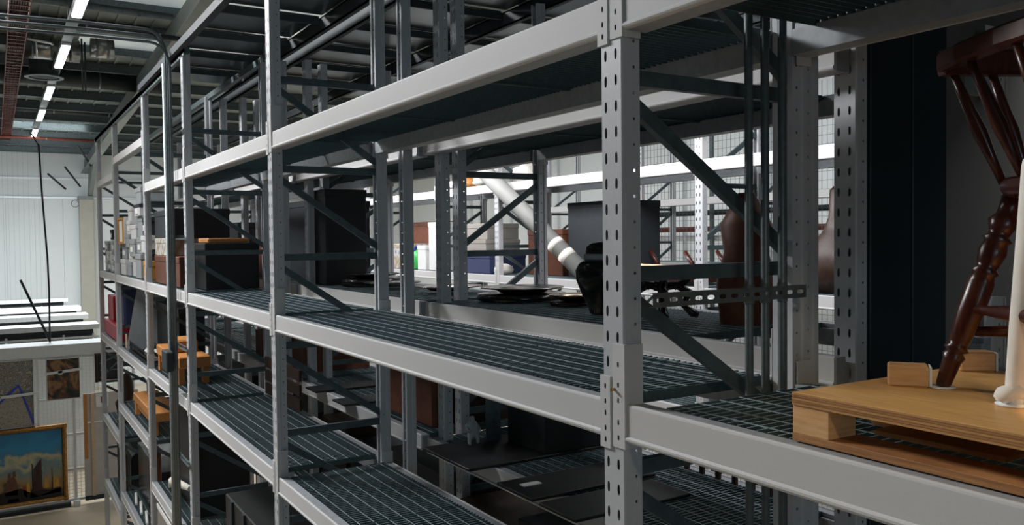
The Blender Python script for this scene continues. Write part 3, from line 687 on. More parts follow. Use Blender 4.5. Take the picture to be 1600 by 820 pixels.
rows_n = ['bottom', 'second', 'third', 'topmost']; cols_n = ['first', 'second', 'third', 'fourth', 'fifth', 'sixth', 'seventh', 'eighth']
# farthest bay, middle shelf: a low wall of small boxes
x = 14.08
for c in range(7):
    w = .30; z = zM
    for rr in range(3 if c != 3 else 4):
        h = R.uniform(.15, .19); y0 = 1.60+R.uniform(0, .05)
        m_ = R.choice(fam[:4]) if rr < 3 else CARDD
        crate('small %s box, %s row, %s from the post, middle shelf of farthest bay' % (cn[id(m_)], rows_n[rr], cols_n[c]), x, x+w-.012, y0, y0+.34, z, z+h, m_, labelm=PAPER if R.random() < .6 or rr == 3 else None, group='small boxes in the farthest bay')
        z += h+.001
    x += w
# fourth bay, middle shelf
spec = [(13.35, 13.85, 'N'), (12.95, 13.33, 'S'), (12.45, 12.93, 'S'), (11.9, 12.42, 'T'), (11.5, 11.88, 'D'), (11.15, 11.48, 'S')]
t = thing('framed_tray', 'upright white tray with an orange frame on stacked boxes, fourth bay', 'framed tray', (13.55, 1.6, -.02))
part(MB().box(13.33, 13.87, 1.60, 1.64, -.02, .36), 'panel', PAPER, t)
for b in ((13.33, 13.87, .33, .36), (13.33, 13.87, -.02, .01), (13.33, 13.37, .01, .33), (13.83, 13.87, .01, .33)): part(MB().box(b[0], b[1], 1.585, 1.60, b[2], b[3]), 'edge', CARDO, t)
part(MB().box(13.3, 13.33, 1.60, 1.95, -.02, .36), 'side', CARDL, t)
stacks = [(13.35, 13.87, [(.23, CARDL), (.23, CARD)]), (12.92, 13.28, [(.20, CARD), (.20, CARDL), (.19, CARD), (.20, CARDL), (.18, CARDL)]),
          (12.38, 12.88, [(.28, CARDL), (.24, CARD), (.20, CARDL)]), (11.84, 12.32, [(.32, CARD), (.22, CARD), (.28, CARD), (.16, CARDL), (.22, CARD)]),
          (11.40, 11.76, [(.24, CARDO), (.10, CARDD), (.22, CARDL), (.24, CARDD)])]
for si, (a, b, hs) in enumerate(stacks):
    z = zM
    for k, (h, m_) in enumerate(hs):
        if si == 0 and z + h > 0: h = -.022 - z
        y0 = 1.61+.02*((k*7+si) % 3)
        crate('%s box, %s of its stack, %s stack from the far post, fourth bay' % (cn[id(m_)], ['lowest', 'second', 'third', 'fourth', 'fifth'][k], cols_n[si]), a, b, y0, y0+.42, z, z+h, m_, lid=CARDD if k == 3 and si == 3 else None, labelm=PAPER if k % 2 else None, group='stacked boxes in the fourth bay')
        z += h+.001
crate('mid-grey lidded box standing behind the topmost stack, fourth bay', 11.35, 12.3, 2.10, 2.28, zM, .45, CARD, group='stacked boxes in the fourth bay')
# third bay (behind the conduits), middle shelf
crate('large reddish-brown wooden crate behind the aisle conduits', 9.2, 10.75, 1.62, 2.25, zM, -.16, BROWN, name='wooden_crate', cat='crate')
crate('printed pale carton lying on the brown crate behind the conduits', 9.7, 10.85, 1.64, 2.2, -.159, .04, PHOTOS, name='carton', cat='carton')
crate('big black case on the printed carton behind the conduits', 9.6, 10.85, 1.64, 2.24, .041, .36, CARDD, name='black_case', cat='case')
crate('black case beside the third upright on the middle shelf', 8.56, 9.15, 1.75, 2.28, zM, -.02, BLACK, name='black_case', cat='case')
lone(MB().box(8.7, 9.6, 1.8, 2.2, -.158, -.06, .01) if False else MB().box(8.65, 9.12, 1.8, 2.2, -.018, .03, .008), 'wooden_board', OAK, 'orange-brown board on the black case beside the third upright', 'board', (8.9, 2, -.018))
# lower shelf, far bays
zL = -1.565
t = thing('red_box', 'red slatted crate at the front of the lower shelf, farthest bay', 'crate', (15.3, 1.65, zL))
part(MB().box(14.45, 16.15, 1.60, 1.9, zL, zL+.24, .01), 'body', RED, t); part(MB().box(14.45, 16.15, 1.59, 1.60, zL+.20, zL+.24), 'rim', RED, t)
part(MB().box(15.4, 16.15, 1.66, 1.9, zL+.24, zL+.66, .01), 'upper_half', RED, t)
for k in range(7):
    xx = 14.3+k*.27; m_ = (PALEW, PAPER, OAK, PALEW, CARDL, PALEW, OAK)[k]
    lone(MB().box(xx, xx+.07, 1.95, 2.25, zL, zL+1.0-.06*((k*3) % 4), .004), 'stretcher_frame', m_, 'picture stretcher standing on edge behind the red crate, %s from the post' % cols_n[k], 'stretcher', (xx, 2.1, zL), 'stretchers behind the red crate')
lone(MB().box(14.35, 14.75, 1.70, 1.93, zL+.245, zL+.95, .03), 'navy_bundle', NAVY, 'navy cloth bundle above the red crate', 'bundle', (14.5, 1.8, zL+.245))
lone(_flat([(1.58, zL), (2.28, zL), (2.28, zL+.95), (1.75, zL+.95)], 13.2), 'grey_board', CARD, 'large grey board leaning in the fourth bay, lower shelf', 'board', (13.2, 1.9, zL))
crate('black equipment case at the back of the lower shelf, fourth bay', 11.2, 12.9, 1.95, 2.28, zL, zL+.72, BLACK, name='black_case', cat='case')
t = thing('wire_basket', 'black wire basket tray on the lower shelf, fourth bay', 'basket', (12.3, 1.75, zL))
for (a, b, c, e) in ((11.3, 13.2, 1.62, 1.63), (11.3, 13.2, 1.88, 1.89)):
    for zz in (zL+.01, zL+.07, zL+.13): part(MB().box(a, b, c, e, zz, zz+.012), 'rail', BLACK, t)
for k in range(16): part(MB().box(11.3+.12*k, 11.31+.12*k, 1.62, 1.89, zL, zL+.012).box(11.3+.12*k, 11.31+.12*k, 1.62, 1.63, zL, zL+.14), 'wire', BLACK, t)
lone(MB().box(11.6, 12.1, 1.66, 1.86, zL+.02, zL+.17, .05), 'white_bundle', TISSUE, 'white tissue bundle lying in the black wire basket', 'bundle', (11.8, 1.76, zL+.02))
t = thing('paper_tag', 'beige paper tag hanging at the end of the wire basket', 'tag', (13.35, 1.62, zL+.1)); part(MB().box(13.3, 13.42, 1.60, 1.61, zL+.02, zL+.22), 'tag_card', PALEW, t)
def bench(label, x0, x1, y0, y1, z0, h, m, legs=True):
    t = thing('wooden_bench', label, 'bench', ((x0+x1)/2, (y0+y1)/2, z0), 'orange wooden benches')
    part(MB().box(x0, x1, y0, y1, z0+h-.12, z0+h, .012), 'top', m, t)
    for xx in (x0+.06, x1-.16):
        for yy in (y0+.01, y1-.07): part(MB().box(xx, xx+.10, yy, yy+.06, z0, z0+h-.12), 'leg', m, t)
    part(MB().box(x0+.1, x1-.1, y0+.03, y0+.05, z0+h-.20, z0+h-.12), 'apron', m, t); return t
bench('orange wooden bench on the lower shelf behind the conduits', 9.35, 10.78, 1.62, 1.95, -1.525, .30, OAK)
lone(MB().box(9.75, 10.15, 1.66, 1.9, -1.224, -1.08, .02), 'wooden_block', OAK, 'orange wooden block on top of the bench behind the conduits', 'block', (9.9, 1.75, -1.224))
t = thing('open_crate', 'open brown crate with pale wooden blocks inside, lower shelf past the second post', 'crate', (9.5, 2.9, -1.42))
part(MB().box(8.75, 10.7, 2.78, 2.80, -1.42, -1.12), 'side', BROWN, t); part(MB().box(8.75, 10.7, 3.5, 3.52, -1.42, -1.12), 'side', BROWN, t)
part(MB().box(8.75, 8.78, 2.80, 3.5, -1.42, -1.12), 'end', BROWN, t); part(MB().box(10.67, 10.7, 2.80, 3.5, -1.42, -1.12), 'end', BROWN, t); part(MB().box(8.78, 10.67, 2.8, 3.5, -1.42, -1.36), 'bottom', DKWOOD, t)
for k, (a, y) in enumerate(((8.9, 2.9), (9.2, 3.2), (9.5, 2.95), (9.85, 3.1), (10.1, 2.9), (10.3, 3.2))):
    lone(MB().box(a, a+.18, y, y+.16, -1.358, -1.10+.01*k, .01), 'wooden_block', BLOCKW, 'pale wooden block in the open brown crate, %s from the right' % cols_n[k], 'block', (a, y, -1.358), 'blocks in the open crate')
t = thing('slatted_crate', 'brown crate standing in the bay past the second post, lower shelf', 'crate', (7.6, 2.0, -1.52))
for k in range(3): part(MB().box(7.2, 8.3, 2.24, 2.26, -1.50+.13*k, -1.40+.13*k), 'slat', DKWOOD, t)
# fourth level, far bays
bench('second orange bench on the fourth shelf down, far bays', 11.15, 12.9, 1.62, 1.95, -2.425, .30, OAK)
t = thing('black_cabinet', 'tall black cabinet with a brown side, fourth shelf down', 'cabinet', (9.9, 2.0, -2.90))
part(MB().box(9.1, 10.7, 1.75, 2.28, -2.90, -1.85, .01), 'carcass', BLACK, t); part(MB().box(10.70, 10.74, 1.75, 2.28, -2.90, -1.85), 'side_panel', BROWN, t); part(MB().box(9.1, 10.7, 1.78, 2.2, -1.849, -1.80), 'top_board', CARDD, t)
lone(MB().tube([(10.5, 1.68, -2.9), (10.1, 1.66, -2.72), (9.3, 1.70, -2.62)], [.01, .05, .03], 10), 'white_horn', TISSUE, 'white pointed horn-shaped piece behind the conduits, deep shelf', 'horn', (10.1, 1.66, -2.9))
t = thing('rock_ornament', 'dark twisted ornament with a brown base at the far end, fourth shelf', 'ornament', (15.2, 1.8, -2.985))
part(MB().lathe([(.14, 0), (.17, .04), (.10, .08)], (15.2, 1.8, -2.985), 14), 'base', BROWN, t)
part(MB().tube([(15.2, 1.8, -2.9), (15.35, 1.78, -2.7), (15.1, 1.82, -2.5), (15.25, 1.8, -2.3), (15.1, 1.8, -2.2)], [.12, .14, .09, .12, .05], 9), 'trunk', DKWOOD, t)
t = thing('travel_chest', 'large black domed trunk on the deep shelf of the farthest bay', 'trunk', (15.1, 2.0, -4.14))
pts_ = [(1.72, -4.14), (2.28, -4.14), (2.28, -3.4)] + [(2.0+.28*math.cos(a*math.pi/8), -3.4+.16*math.sin(a*math.pi/8)) for a in range(1, 8)] + [(1.72, -3.4)]
part(MB().prism(pts_, 14.15, 15.9, 'X'), 'body', BLACK, t); part(MB().box(14.6, 14.66, 1.70, 1.72, -4.14, -3.4), 'strap', DKWOOD, t); part(MB().box(15.4, 15.46, 1.70, 1.72, -4.14, -3.4), 'strap', DKWOOD, t)
lone(MB().box(11.25, 11.42, 1.60, 1.72, -3.78, -2.60, .01), 'plank', BROWN, 'upright reddish-brown plank beside the fourth frame, deep shelf', 'plank', (11.3, 1.66, -3.78))
crate('black chest on the deep shelf of the fourth bay', 11.6, 13.6, 1.75, 2.28, -3.785, -3.0, BLACKG, name='black_chest', cat='chest')
for k in range(4): lone(MB().tube([(11.5+.5*k, 1.64, -3.76), (12.0+.5*k, 1.70, -3.74)], .02, 6), 'white_roll', PAPER, 'small white paper roll on the deep shelf, %s from the right' % cols_n[k], 'paper roll', (11.5+.5*k, 1.64, -3.78), 'white rolls on the deep shelf')
t = thing('black_case', 'wide black crate on the deep shelf past the second post', 'case', (7.0, 2.0, -2.80))
part(MB().box(5.9, 7.5, 1.66, 2.26, -2.80, -2.2, .01), 'body', BLACK, t)
for k in range(4): part(MB().box(6.0+.4*k, 6.06+.4*k, 1.64, 1.66, -2.80, -2.2), 'batten', CARDD, t)
lone(MB().box(5.65, 5.85, 1.68, 2.2, -2.80, -2.35, .01), 'wooden_crate', DKWOOD, 'narrow dark wooden crate on the deep shelf beside the second upright', 'crate', (5.7, 1.9, -2.80))
t = thing('leaning_board', 'white-edged panel leaning under the deep shelf behind the conduits', 'panel', (10, 1.7, -3.9))
part(MB().box(9.0, 10.7, 1.58, 1.62, -4.1, -3.12), 'panel', GREYBOX, t); part(MB().box(9.0, 10.7, 1.57, 1.58, -3.17, -3.12), 'edge', PAPER, t)
# ---- second rack, middle shelf (surface -.445)
zB = -.446
def plate(label, x, y, z, rad, m, tilt=0):
    t = thing('round_dish', label, 'dish', (x, y, z), 'metal dishes on the second rack')
    me = MB().lathe([(rad*.35, .0), (rad*.55, .004), (rad*.62, .020), (rad*.96, .034), (rad, .040), (rad*.97, .044), (rad*.62, .030), (rad*.5, .014), (.004, .012)], (0, 0, 0), 40)
    part(me, 'dish', m, t, False); return t
plate('tarnished metal dish on the dark stack, nearest to the perforated post', 5.05, 3.20, zB+.055, .30, BRONZE)
plate('small brassy dish right beside the black vase', 4.45, 3.22, zB+.030, .17, COPPER)
plate('shallow metal dish behind the second channel post', 6.1, 3.15, zB+.02, .28, BRONZE)
plate('dull dish further back behind the posts', 7.0, 3.05, zB+.02, .26, BRONZE)
plate('dark dish on the round black tray stack', 7.6, 3.1, zB+.075, .27, BLACKG)
lone(MB().lathe([(.30, 0), (.32, .01), (.32, .05), (.30, .054), (.01, .054)], (0+5.05, 3.20, zB), 30), 'black_tray', BLACKG, 'flat black round tray under the tarnished dish', 'tray', (5.05, 3.20, zB))
lone(MB().lathe([(.15, 0), (.16, .01), (.16, .028), (.01, .029)], (4.45, 3.22, zB), 24), 'black_tray', BLACKG, 'small black round tray under the brassy dish', 'tray', (4.45, 3.22, zB))
lone(MB().lathe([(.28, 0), (.30, .01), (.30, .07), (.01, .074)], (7.6, 3.1, zB), 24), 'black_tray', BLACKG, 'thick black round tray farther along the second rack', 'tray', (7.6, 3.1, zB))
t = thing('black_vase', 'bulbous black vase with a pale band round its neck, beside the foreground upright', 'vase', (3.84, 2.98, zB))
k_ = 1.0
part(MB().lathe([(.065, 0), (.075, .01), (.085, .05), (.125, .13), (.155, .21), (.158, .25), (.135, .295), (.10, .315)], (3.84, 2.98, zB), 32), 'body', BLACKG, t)
part(MB().lathe([(.100, .314), (.108, .325), (.106, .345), (.095, .35)], (3.84, 2.98, zB), 32), 'neck_band', STONE, t)
part(MB().lathe([(.094, .349), (.098, .36), (.092, .39), (.065, .41), (.02, .418)], (3.84, 2.98, zB), 32), 'lid', BLACKG, t)
t = thing('claw_foot_stand', 'black carved stand with curling claw feet, seen under the foreground strut', 'stand', (3.45, 3.05, zB))
for (a, sx, sy) in ((0, -.13, -.10), (1, .13, -.08), (2, -.11, .12), (3, .12, .12)):
    cx, cy = 3.45, 3.08
    part(MB().tube([(cx+sx*1.25, cy+sy*1.2, zB+.018), (cx+sx*1.05, cy+sy, zB+.03), (cx+sx*.75, cy+sy*.7, zB+.07), (cx+sx*.95, cy+sy*.9, zB+.14), (cx+sx*.5, cy+sy*.5, zB+.18), (cx, cy, zB+.17)], [.018, .024, .017, .026, .022, .024], 9), 'claw_leg', BLACKG, t)
    part(MB().tube([(cx+sx*.4, cy+sy*.4, zB+.17), (cx+sx*.8, cy+sy*.8, zB+.20), (cx+sx*1.05, cy+sy, zB+.26)], [.022, .02, .026], 9), 'arm', BLACKG, t)
part(MB().lathe([(.04, .15), (.05, .17), (.04, .20)], (3.45, 3.08, zB), 14), 'hub', BLACKG, t)
t = thing('brown_violin_case', 'reddish-brown curved instrument case leaning between the right-hand posts', 'case', (2.6, 3.1, zB))
part(MB().tube([(3.0, 3.25, zB), (3.0, 3.25, zB+.2), (3.0, 3.25, zB+.36), (3.0, 3.25, zB+.5), (3.0, 3.25, zB+.66)], [.13, .15, .11, .13, .04], 16), 'body', BROWN, t)
# second rack, lower shelf: boards, figurine, curved panel, cabinets
zBL = -1.421
for (x0, x1, y0, y1, n, z) in ((4.45, 5.1, 2.42, 3.5, 'large black board overhanging the lower shelf under the figurine', zBL), (3.75, 4.12, 2.42, 3.3, 'narrow black board sticking out over the lower shelf', zBL), (3.35, 3.68, 2.42, 3.2, 'short black board nearest the foreground upright', zBL), (6.8, 7.1, 2.50, 3.2, 'small black board jutting out by the second frame', zBL), (7.55, 7.85, 2.50, 3.2, 'farthest small black board jutting from the lower shelf', zBL)):
    lone(MB().box(x0, x1, y0, y1, z, z+.018, .003), 'black_board', BLACK, n, 'board', (x0, y0, z))
lone(MB().box(3.95, 4.0, 2.5, 2.62, zBL+.019, zBL+.024), 'paper_slip', PAPER, 'white paper slip on the narrow black board', 'paper', (3.95, 2.5, zBL+.019))
t = thing('curved_panel', 'black cabinet with a curved metal front edge behind the figurine', 'cabinet', (4.95, 3.1, zBL+.019))
m = MB()
for k in range(8):
    a0, a1 = k/8, (k+1)/8
    g = lambda a: (5.0-.05*math.sin(a*math.pi)*1.0, 2.86-.035*math.sin(a*math.pi), zBL+.019+a*.40)
    p, q = g(a0), g(a1); m.quad(p, (p[0]-.02, p[1]+.11, p[2]), (q[0]-.02, q[1]+.11, q[2]), q)
part(m, 'metal_edge', GALV, t); part(MB().box(4.46, 4.93, 2.99, 3.5, zBL+.019, zBL+.44, .005), 'carcass', BLACK, t)
# figurine
def skin(name, verts, edges, radii, m, parent, sub=1):
    me = bpy.data.meshes.new(name); org = ORG[parent.name]
    me.from_pydata([(x-org[0], -(y-org[1]), z-org[2]) for x, y, z in verts], edges, []); ob = bpy.data.objects.new(name, me); COL.objects.link(ob); ob.parent = parent
    md = ob.modifiers.new('skin', 'SKIN'); 
    for i, rr in enumerate(radii): me.skin_vertices[0].data[i].radius = (rr, rr)
    me.skin_vertices[0].data[0].use_root = True
    sb = ob.modifiers.new('sub', 'SUBSURF'); sb.levels = sub; sb.render_levels = sub; me.materials.append(m); return ob
fx, fy, fz = 5.02, 2.76, zBL+.019
t = thing('figurine', 'small pale plaster seated figure at the edge of the black board', 'figurine', (fx, fy, fz))
o = skin('body', [(fx, fy, fz+.045), (fx, fy, fz+.09), (fx, fy, fz+.135), (fx, fy, fz+.155), (fx-.008, fy-.004, fz+.185),
    (fx-.03, fy-.035, fz+.05), (fx-.05, fy-.05, fz+.012), (fx-.035, fy+.02, fz+.06), (fx-.065, fy+.01, fz+.02), (fx-.075, fy+.0, fz+.01),
    (fx+.01, fy-.04, fz+.125), (fx-.02, fy-.05, fz+.09), (fx-.05, fy-.03, fz+.085), (fx+.01, fy+.038, fz+.125), (fx-.015, fy+.05, fz+.085), (fx-.045, fy+.03, fz+.07), (fx-.08, fy-.06, fz+.01)],
    [(0, 1), (1, 2), (2, 3), (3, 4), (0, 5), (5, 6), (6, 16), (0, 7), (7, 8), (8, 9), (2, 10), (10, 11), (11, 12), (2, 13), (13, 14), (14, 15)],
    [.034, .032, .034, .014, .026, .018, .013, .018, .013, .010, .014, .011, .009, .014, .011, .009, .010], STONE, t)
crate('tall dark wardrobe at the back of the lower shelf, second rack', 5.6, 6.35, 2.95, 3.55, zBL, -.60, DKWOOD, name='dark_wardrobe', cat='wardrobe')
crate('reddish cabinet beside the perforated posts, second rack lower shelf', 5.65, 6.5, 2.76, 2.93, zBL, -.62, BROWN, name='brown_cabinet', cat='cabinet')
crate('tall black cabinet on the second rack middle shelf, behind the second frame', 8.6, 9.6, 2.8, 3.5, zB, .42, CARDD, name='black_cabinet', cat='cabinet')
crate('black locker on the second rack seen right of the second upright', 7.95, 8.3, 2.76, 3.2, zB, .5, BLACK, name='black_locker', cat='locker')
crate('brown wooden chest behind the second frame braces', 9.9, 10.8, 2.8, 3.5, zB, -.05, BROWN, name='wooden_chest', cat='chest')
crate('dark navy box on top of the crates, third bay of the second rack', 11.6, 12.6, 2.8, 3.4, -.05, .25, CARDD, name='navy_box', cat='box')
crate('orange-brown crate stacked in the third bay of the second rack', 11.4, 12.8, 2.8, 3.5, zB, -.051, OAK, name='wooden_crate', cat='crate')
crate('beige box behind the third upright, second rack', 13.0, 13.7, 2.8, 3.4, zB, .05, GREYBOX)
t = thing('wrapped_bundle', 'clear-wrapped pale bundle on a dark frame under the middle shelf, across the aisle', 'bundle', (8.6, 5.7, -1.62))
part(MB().tube([(8.3, 5.75, -1.05), (8.7, 5.8, -.95), (9.2, 5.8, -.98), (9.35, 5.8, -1.05)], [.08, .22, .20, .08], 14), 'wrapping', TISSUE, t)
for (a, b) in ((8.2, 5.65), (9.3, 5.65), (8.2, 6.2), (9.3, 6.2)): part(MB().tube([(a, b, -1.63), (a, b, -1.1)], .02, 6), 'leg', BLACK, t)
part(MB().box(8.15, 9.35, 5.62, 6.25, -1.20, -1.17), 'tray', BLACK, t)
# ---- third rack goods (middle shelf surface -.483, top shelf .708)
zC, zCT = -.483, .708
def bag(label, x0, x1, y0, y1, z0, h, m, cat='bundle', name='wrapped_bundle'):
    bm = bmesh.new(); bmesh.ops.create_icosphere(bm, subdivisions=3, radius=.5)
    for v in bm.verts:
        c = v.co; s_ = 1+.10*math.sin(c.x*19+x0*7)*math.cos(c.y*15)+.05*math.sin(c.z*31)
        v.co = Vector(((x0+x1)/2+c.x*s_*(x1-x0), (y0+y1)/2+c.y*s_*(y1-y0), z0+max(0, (c.z*s_+.42))/.95*h))
    lone(MB().frombm(bm, True), name, m, label, cat, ((x0+x1)/2, (y0+y1)/2, z0))
t = thing('cardboard_tube', 'thick long pale tube leaning diagonally across the racks, patched with tape', 'tube', (7.85, 5.80, -.48))
part(MB().tube([(7.85, 5.80, -.40), (9.0, 5.436, .59), (10.19, 5.06, 1.60)], .105, 20), 'tube', mat('pale_grey_tube', (.30, .30, .285), .6, 0, .15, 5, .1), t)
for a, w in ((.10, .05), (.20, .04), (.33, .03)):
    p = Vector((7.85, 5.80, -.40)).lerp(Vector((10.19, 5.06, 1.60)), a*.7); q = Vector((7.85, 5.80, -.40)).lerp(Vector((10.19, 5.06, 1.60)), a*.7+w*.6)
    part(MB().tube([p, q], .1075, 20), 'tape_patch', TISSUE, t)
crate('upper beige-grey case of the pair across the aisle, by the tube', 9.85, 10.75, 5.68, 6.2, -.02, .20, GREYBOX, name='grey_case', cat='case')
crate('lower beige-grey case of the pair across the aisle, by the tube', 9.85, 10.75, 5.66, 6.22, -.21, -.021, GREYBOX, name='grey_case', cat='case')
crate('dark blue box under the beige-grey cases across the aisle', 9.75, 10.8, 5.66, 6.25, zC, -.211, NAVY, name='blue_box', cat='box')
t = thing('spray_bottle', 'green plastic bottle with a blue handle standing across the aisle', 'bottle', (12.2, 5.75, zC))
part(MB().lathe([(.075, 0), (.09, .02), (.09, .20), (.06, .27), (.03, .30)], (12.2, 5.75, zC), 18), 'body', GREENB, t)
part(MB().tube([(12.2+.09*math.cos(a/8*math.pi), 5.75, zC+.27+.10*math.sin(a/8*math.pi)) for a in range(9)], .02, 8), 'handle', BLUEP, t)
crate('white tub beside the green bottle across the aisle', 11.72, 12.02, 5.66, 6.0, zC, -.1, CARDL, name='white_tub', cat='tub')
crate('white printed carton left of the green bottle across the aisle', 12.45, 13.2, 5.66, 6.1, zC, -.08, PHOTOS, name='white_carton', cat='carton')
crate('brown cupboard standing behind the white cartons across the aisle', 12.1, 13.3, 6.11, 6.36, zC, .28, BROWN, name='brown_cupboard', cat='cupboard')
crate('white plastic unit beside the brown cupboard across the aisle', 11.4, 11.7, 5.7, 6.2, zC, .25, CARDL, name='white_unit', cat='unit')
bag('crumpled white bag beside the blue box across the aisle', 9.53, 9.73, 5.68, 5.95, zC, .14, TISSUE)
crate('brown cabinet behind the leaning tube across the aisle', 8.5, 9.3, 5.98, 6.25, zC, .10, BROWN, name='brown_cabinet', cat='cabinet')
crate('large black cabinet across the aisle, behind the leaning tube', 7.4, 8.45, 6.02, 6.30, zC, .42, CARDD, name='black_cabinet', cat='cabinet')
crate('second large black cabinet across the aisle, left of the foreground upright', 7.12, 7.36, 5.75, 6.36, zC, .40, CARDD, name='black_cabinet', cat='cabinet')
lone(MB().box(6.98, 7.06, 5.742, 5.749, -.40, -.34), 'paper_label', PAPER, 'small white label on the second black cabinet', 'label', (7.0, 5.742, -.40))
for k, (a, m_, n) in enumerate(((10.0, TISSUE, 'white wrapped parcel on the top shelf across the aisle, right one'), (10.35, OAK, 'brown rolled textile on the top shelf across the aisle'), (10.7, TISSUE, 'white wrapped parcel on the top shelf across the aisle, left one'), (8.95, TISSUE, 'clear bag of white wrapping on the top shelf behind the tube'))):
    bag(n, a, a+.32, 5.66, 6.1, zCT, .17 if k < 3 else .25, m_)
t = thing('mahogany_furniture', 'overturned reddish-brown chair with curved legs, across the aisle behind the upright', 'chair', (5.9, 5.9, zC))
part(MB().box(5.95, 7.1, 5.70, 6.2, zC+.02, zC+.10, .02), 'seat', MAHOG, t)
for (a, b) in ((6.0, 5.72), (6.0, 6.15), (7.0, 5.72), (7.0, 6.15)): part(MB().tube([(a, b, zC+.1), (a-.05, b, zC+.2), (a+.06, b, zC+.33)], [.03, .025, .02], 8), 'leg', MAHOG, t)
part(MB().tube([(5.95, 5.68, zC+.17), (7.1, 5.68, zC+.19)], .02, 8), 'stretcher', PALEW, t); part(MB().box(5.95, 6.2, 5.66, 6.2, zC+.105, zC+.16), 'cushion', PAPER, t)
# ================================================================ PALLET WITH CHAIR (foreground right)
PZ0, PZ1 = -.4872, -.372
px0, px1, py0, py1 = -.10, 1.335, 1.600, 2.30
t = thing('plywood_pallet', 'low plywood pallet on the foreground shelf carrying the dark chair', 'pallet', (.6, 1.95, PZ0))
part(MB().box(px0, px1, py0, py1, PZ1-.030, PZ1, .0012), 'top_board', BIRCH, t)
for k in range(5):  # veneer edges of the top board, on the aisle side and end
    z = PZ1-.030+.006*k
    part(MB().box(px0, px1, py0-.0012, py0, z+.0006, z+.0054), 'veneer', BIRCHE if k % 2 else mat('veneer_light', (.50, .26, .09), .6, 0, .2, 50), t)
part(MB().box(px0, px1, py0, py0+.11, PZ0, PZ0+.018, .001), 'runner', BIRCHE, t); part(MB().box(px0, px1, 1.90, 2.0, PZ0, PZ0+.018, .001), 'runner', BIRCHE, t); part(MB().box(px0, px1, py1-.11, py1, PZ0, PZ0+.018, .001), 'runner', BIRCHE, t)
for xx in (px1-.10, .70, .06):
    w_ = .10
    for yy in (py0+.002, 1.90, py1-.10): part(MB().box(xx, xx+w_, yy, yy+.098, PZ0+.018, PZ1-.030, .001), 'block', BLOCKW, t)
part(MB().box(px1-.42, px1-.12, py0+.14, py0+.24, PZ0+.018, PZ0+.030, .001), 'loose_ply_strip', BIRCHE, t)
# wooden chocks with felt pads
def chock(x, y, label, rz=0.):
    t = thing('wooden_chock', label, 'chock', (x, y, PZ1), 'chocks on the pallet', rz)
    part(MB().box(-.045, .045, -.03, .03, 0, .052, .004), 'block', BLOCKW, t, False); part(MB().box(-.052, -.046, -.028, .028, 0, .05, .002), 'felt_pad', PAPER, t, False)
    return t
chock(1.235, 1.900, 'small pale wooden block with a white felt pad beside the chair foot', -.62)
chock(1.27, 2.25, 'wooden block partly hidden behind the wrapped chair leg', -.9)
# chair (low-back spindle armchair)
A = Vector((1.165, 1.93, PZ1)); 
Fd = Vector((-.84, -.55, 0)).normalized(); Sd = Vector((-.55, .84, 0)).normalized()
SEATZ = .085
ch = thing('spindle_armchair', 'dark mahogany spindle-back armchair with turned splayed legs on the pallet', 'chair', tuple(A))
def turned(name, p0, p1, prof, m=MAHOG, par=ch, n=16):
    """p0 bottom, p1 top; prof list of (t, radius)"""
    P0, P1 = Vector(p0), Vector(p1); pts = [P0.lerp(P1, t_) for t_, _ in prof]
    return part(MB().tube(pts, [q for _, q in prof], n), name, m, par)
LEG = [(0, .014), (.02, .017), (.14, .021), (.17, .026), (.19, .018), (.205, .029), (.225, .020), (.25, .024), (.40, .030), (.56, .030), (.60, .024), (.615, .032), (.635, .022), (.66, .026), (.72, .032), (.77, .026), (.785, .034), (.805, .022), (.83, .026), (.875, .034), (.91, .022), (.95, .022), (1.0, .024)]
def corner(a, b, z): return Vector((A.x, A.y, 0)) + Fd*a + Sd*b + Vector((0, 0, z))
rl0, rl1 = corner(.0, .0, PZ1+.002), corner(.035, .145, SEATZ-.005)
turned('leg', rl0, rl1, LEG)
turned('leg', corner(-.01, .62, PZ1+.002), corner(.055, .50, SEATZ-.005), LEG)
turned('leg', corner(.40, .60, PZ1+.002), corner(.36, .50, SEATZ-.005), LEG)
# front leg wrapped in white tissue, tied off at the foot
wl0, wl1 = corner(.215, .048, PZ1+.004), corner(.27, .062, SEATZ+.065)
turned('wrapped_leg', wl0, wl1, [(0, .018), (.03, .022), (.06, .019), (.3, .022), (.6, .024), (.85, .026), (.97, .027), (1.0, .025)], TISSUE, n=10)
part(MB().tube([wl0+Vector((.03, 0, .012)), wl0+Vector((.01, -.02, .02)), wl0+Vector((-.01, -.01, .03)), wl0+Vector((-.02, .02, .012))], [.012, .02, .018, .012], 8), 'tissue_knot', TISSUE, ch)
part(MB().lathe([(.034, 0), (.036, .004), (.01, .005)], tuple(Vector((wl0.x, wl0.y, PZ1+.0005))), 14), 'foot_pad', PAPER, ch)
part(MB().lathe([(.030, 0), (.032, .003), (.01, .004)], tuple(Vector((A.x, A.y, PZ1+.0005))), 14), 'foot_pad', PAPER, ch)
sp0, sp1 = rl0.lerp(rl1, .42), corner(.42, .05, PZ1+.20)
turned('stretcher', sp0, sp1, [(0, .010), (.2, .012), (.5, .020), (.8, .012), (1, .010)])
turned('stretcher', rl0.lerp(rl1, .30), corner(.0, .56, -.24), [(0, .010), (.5, .019), (1, .010)])
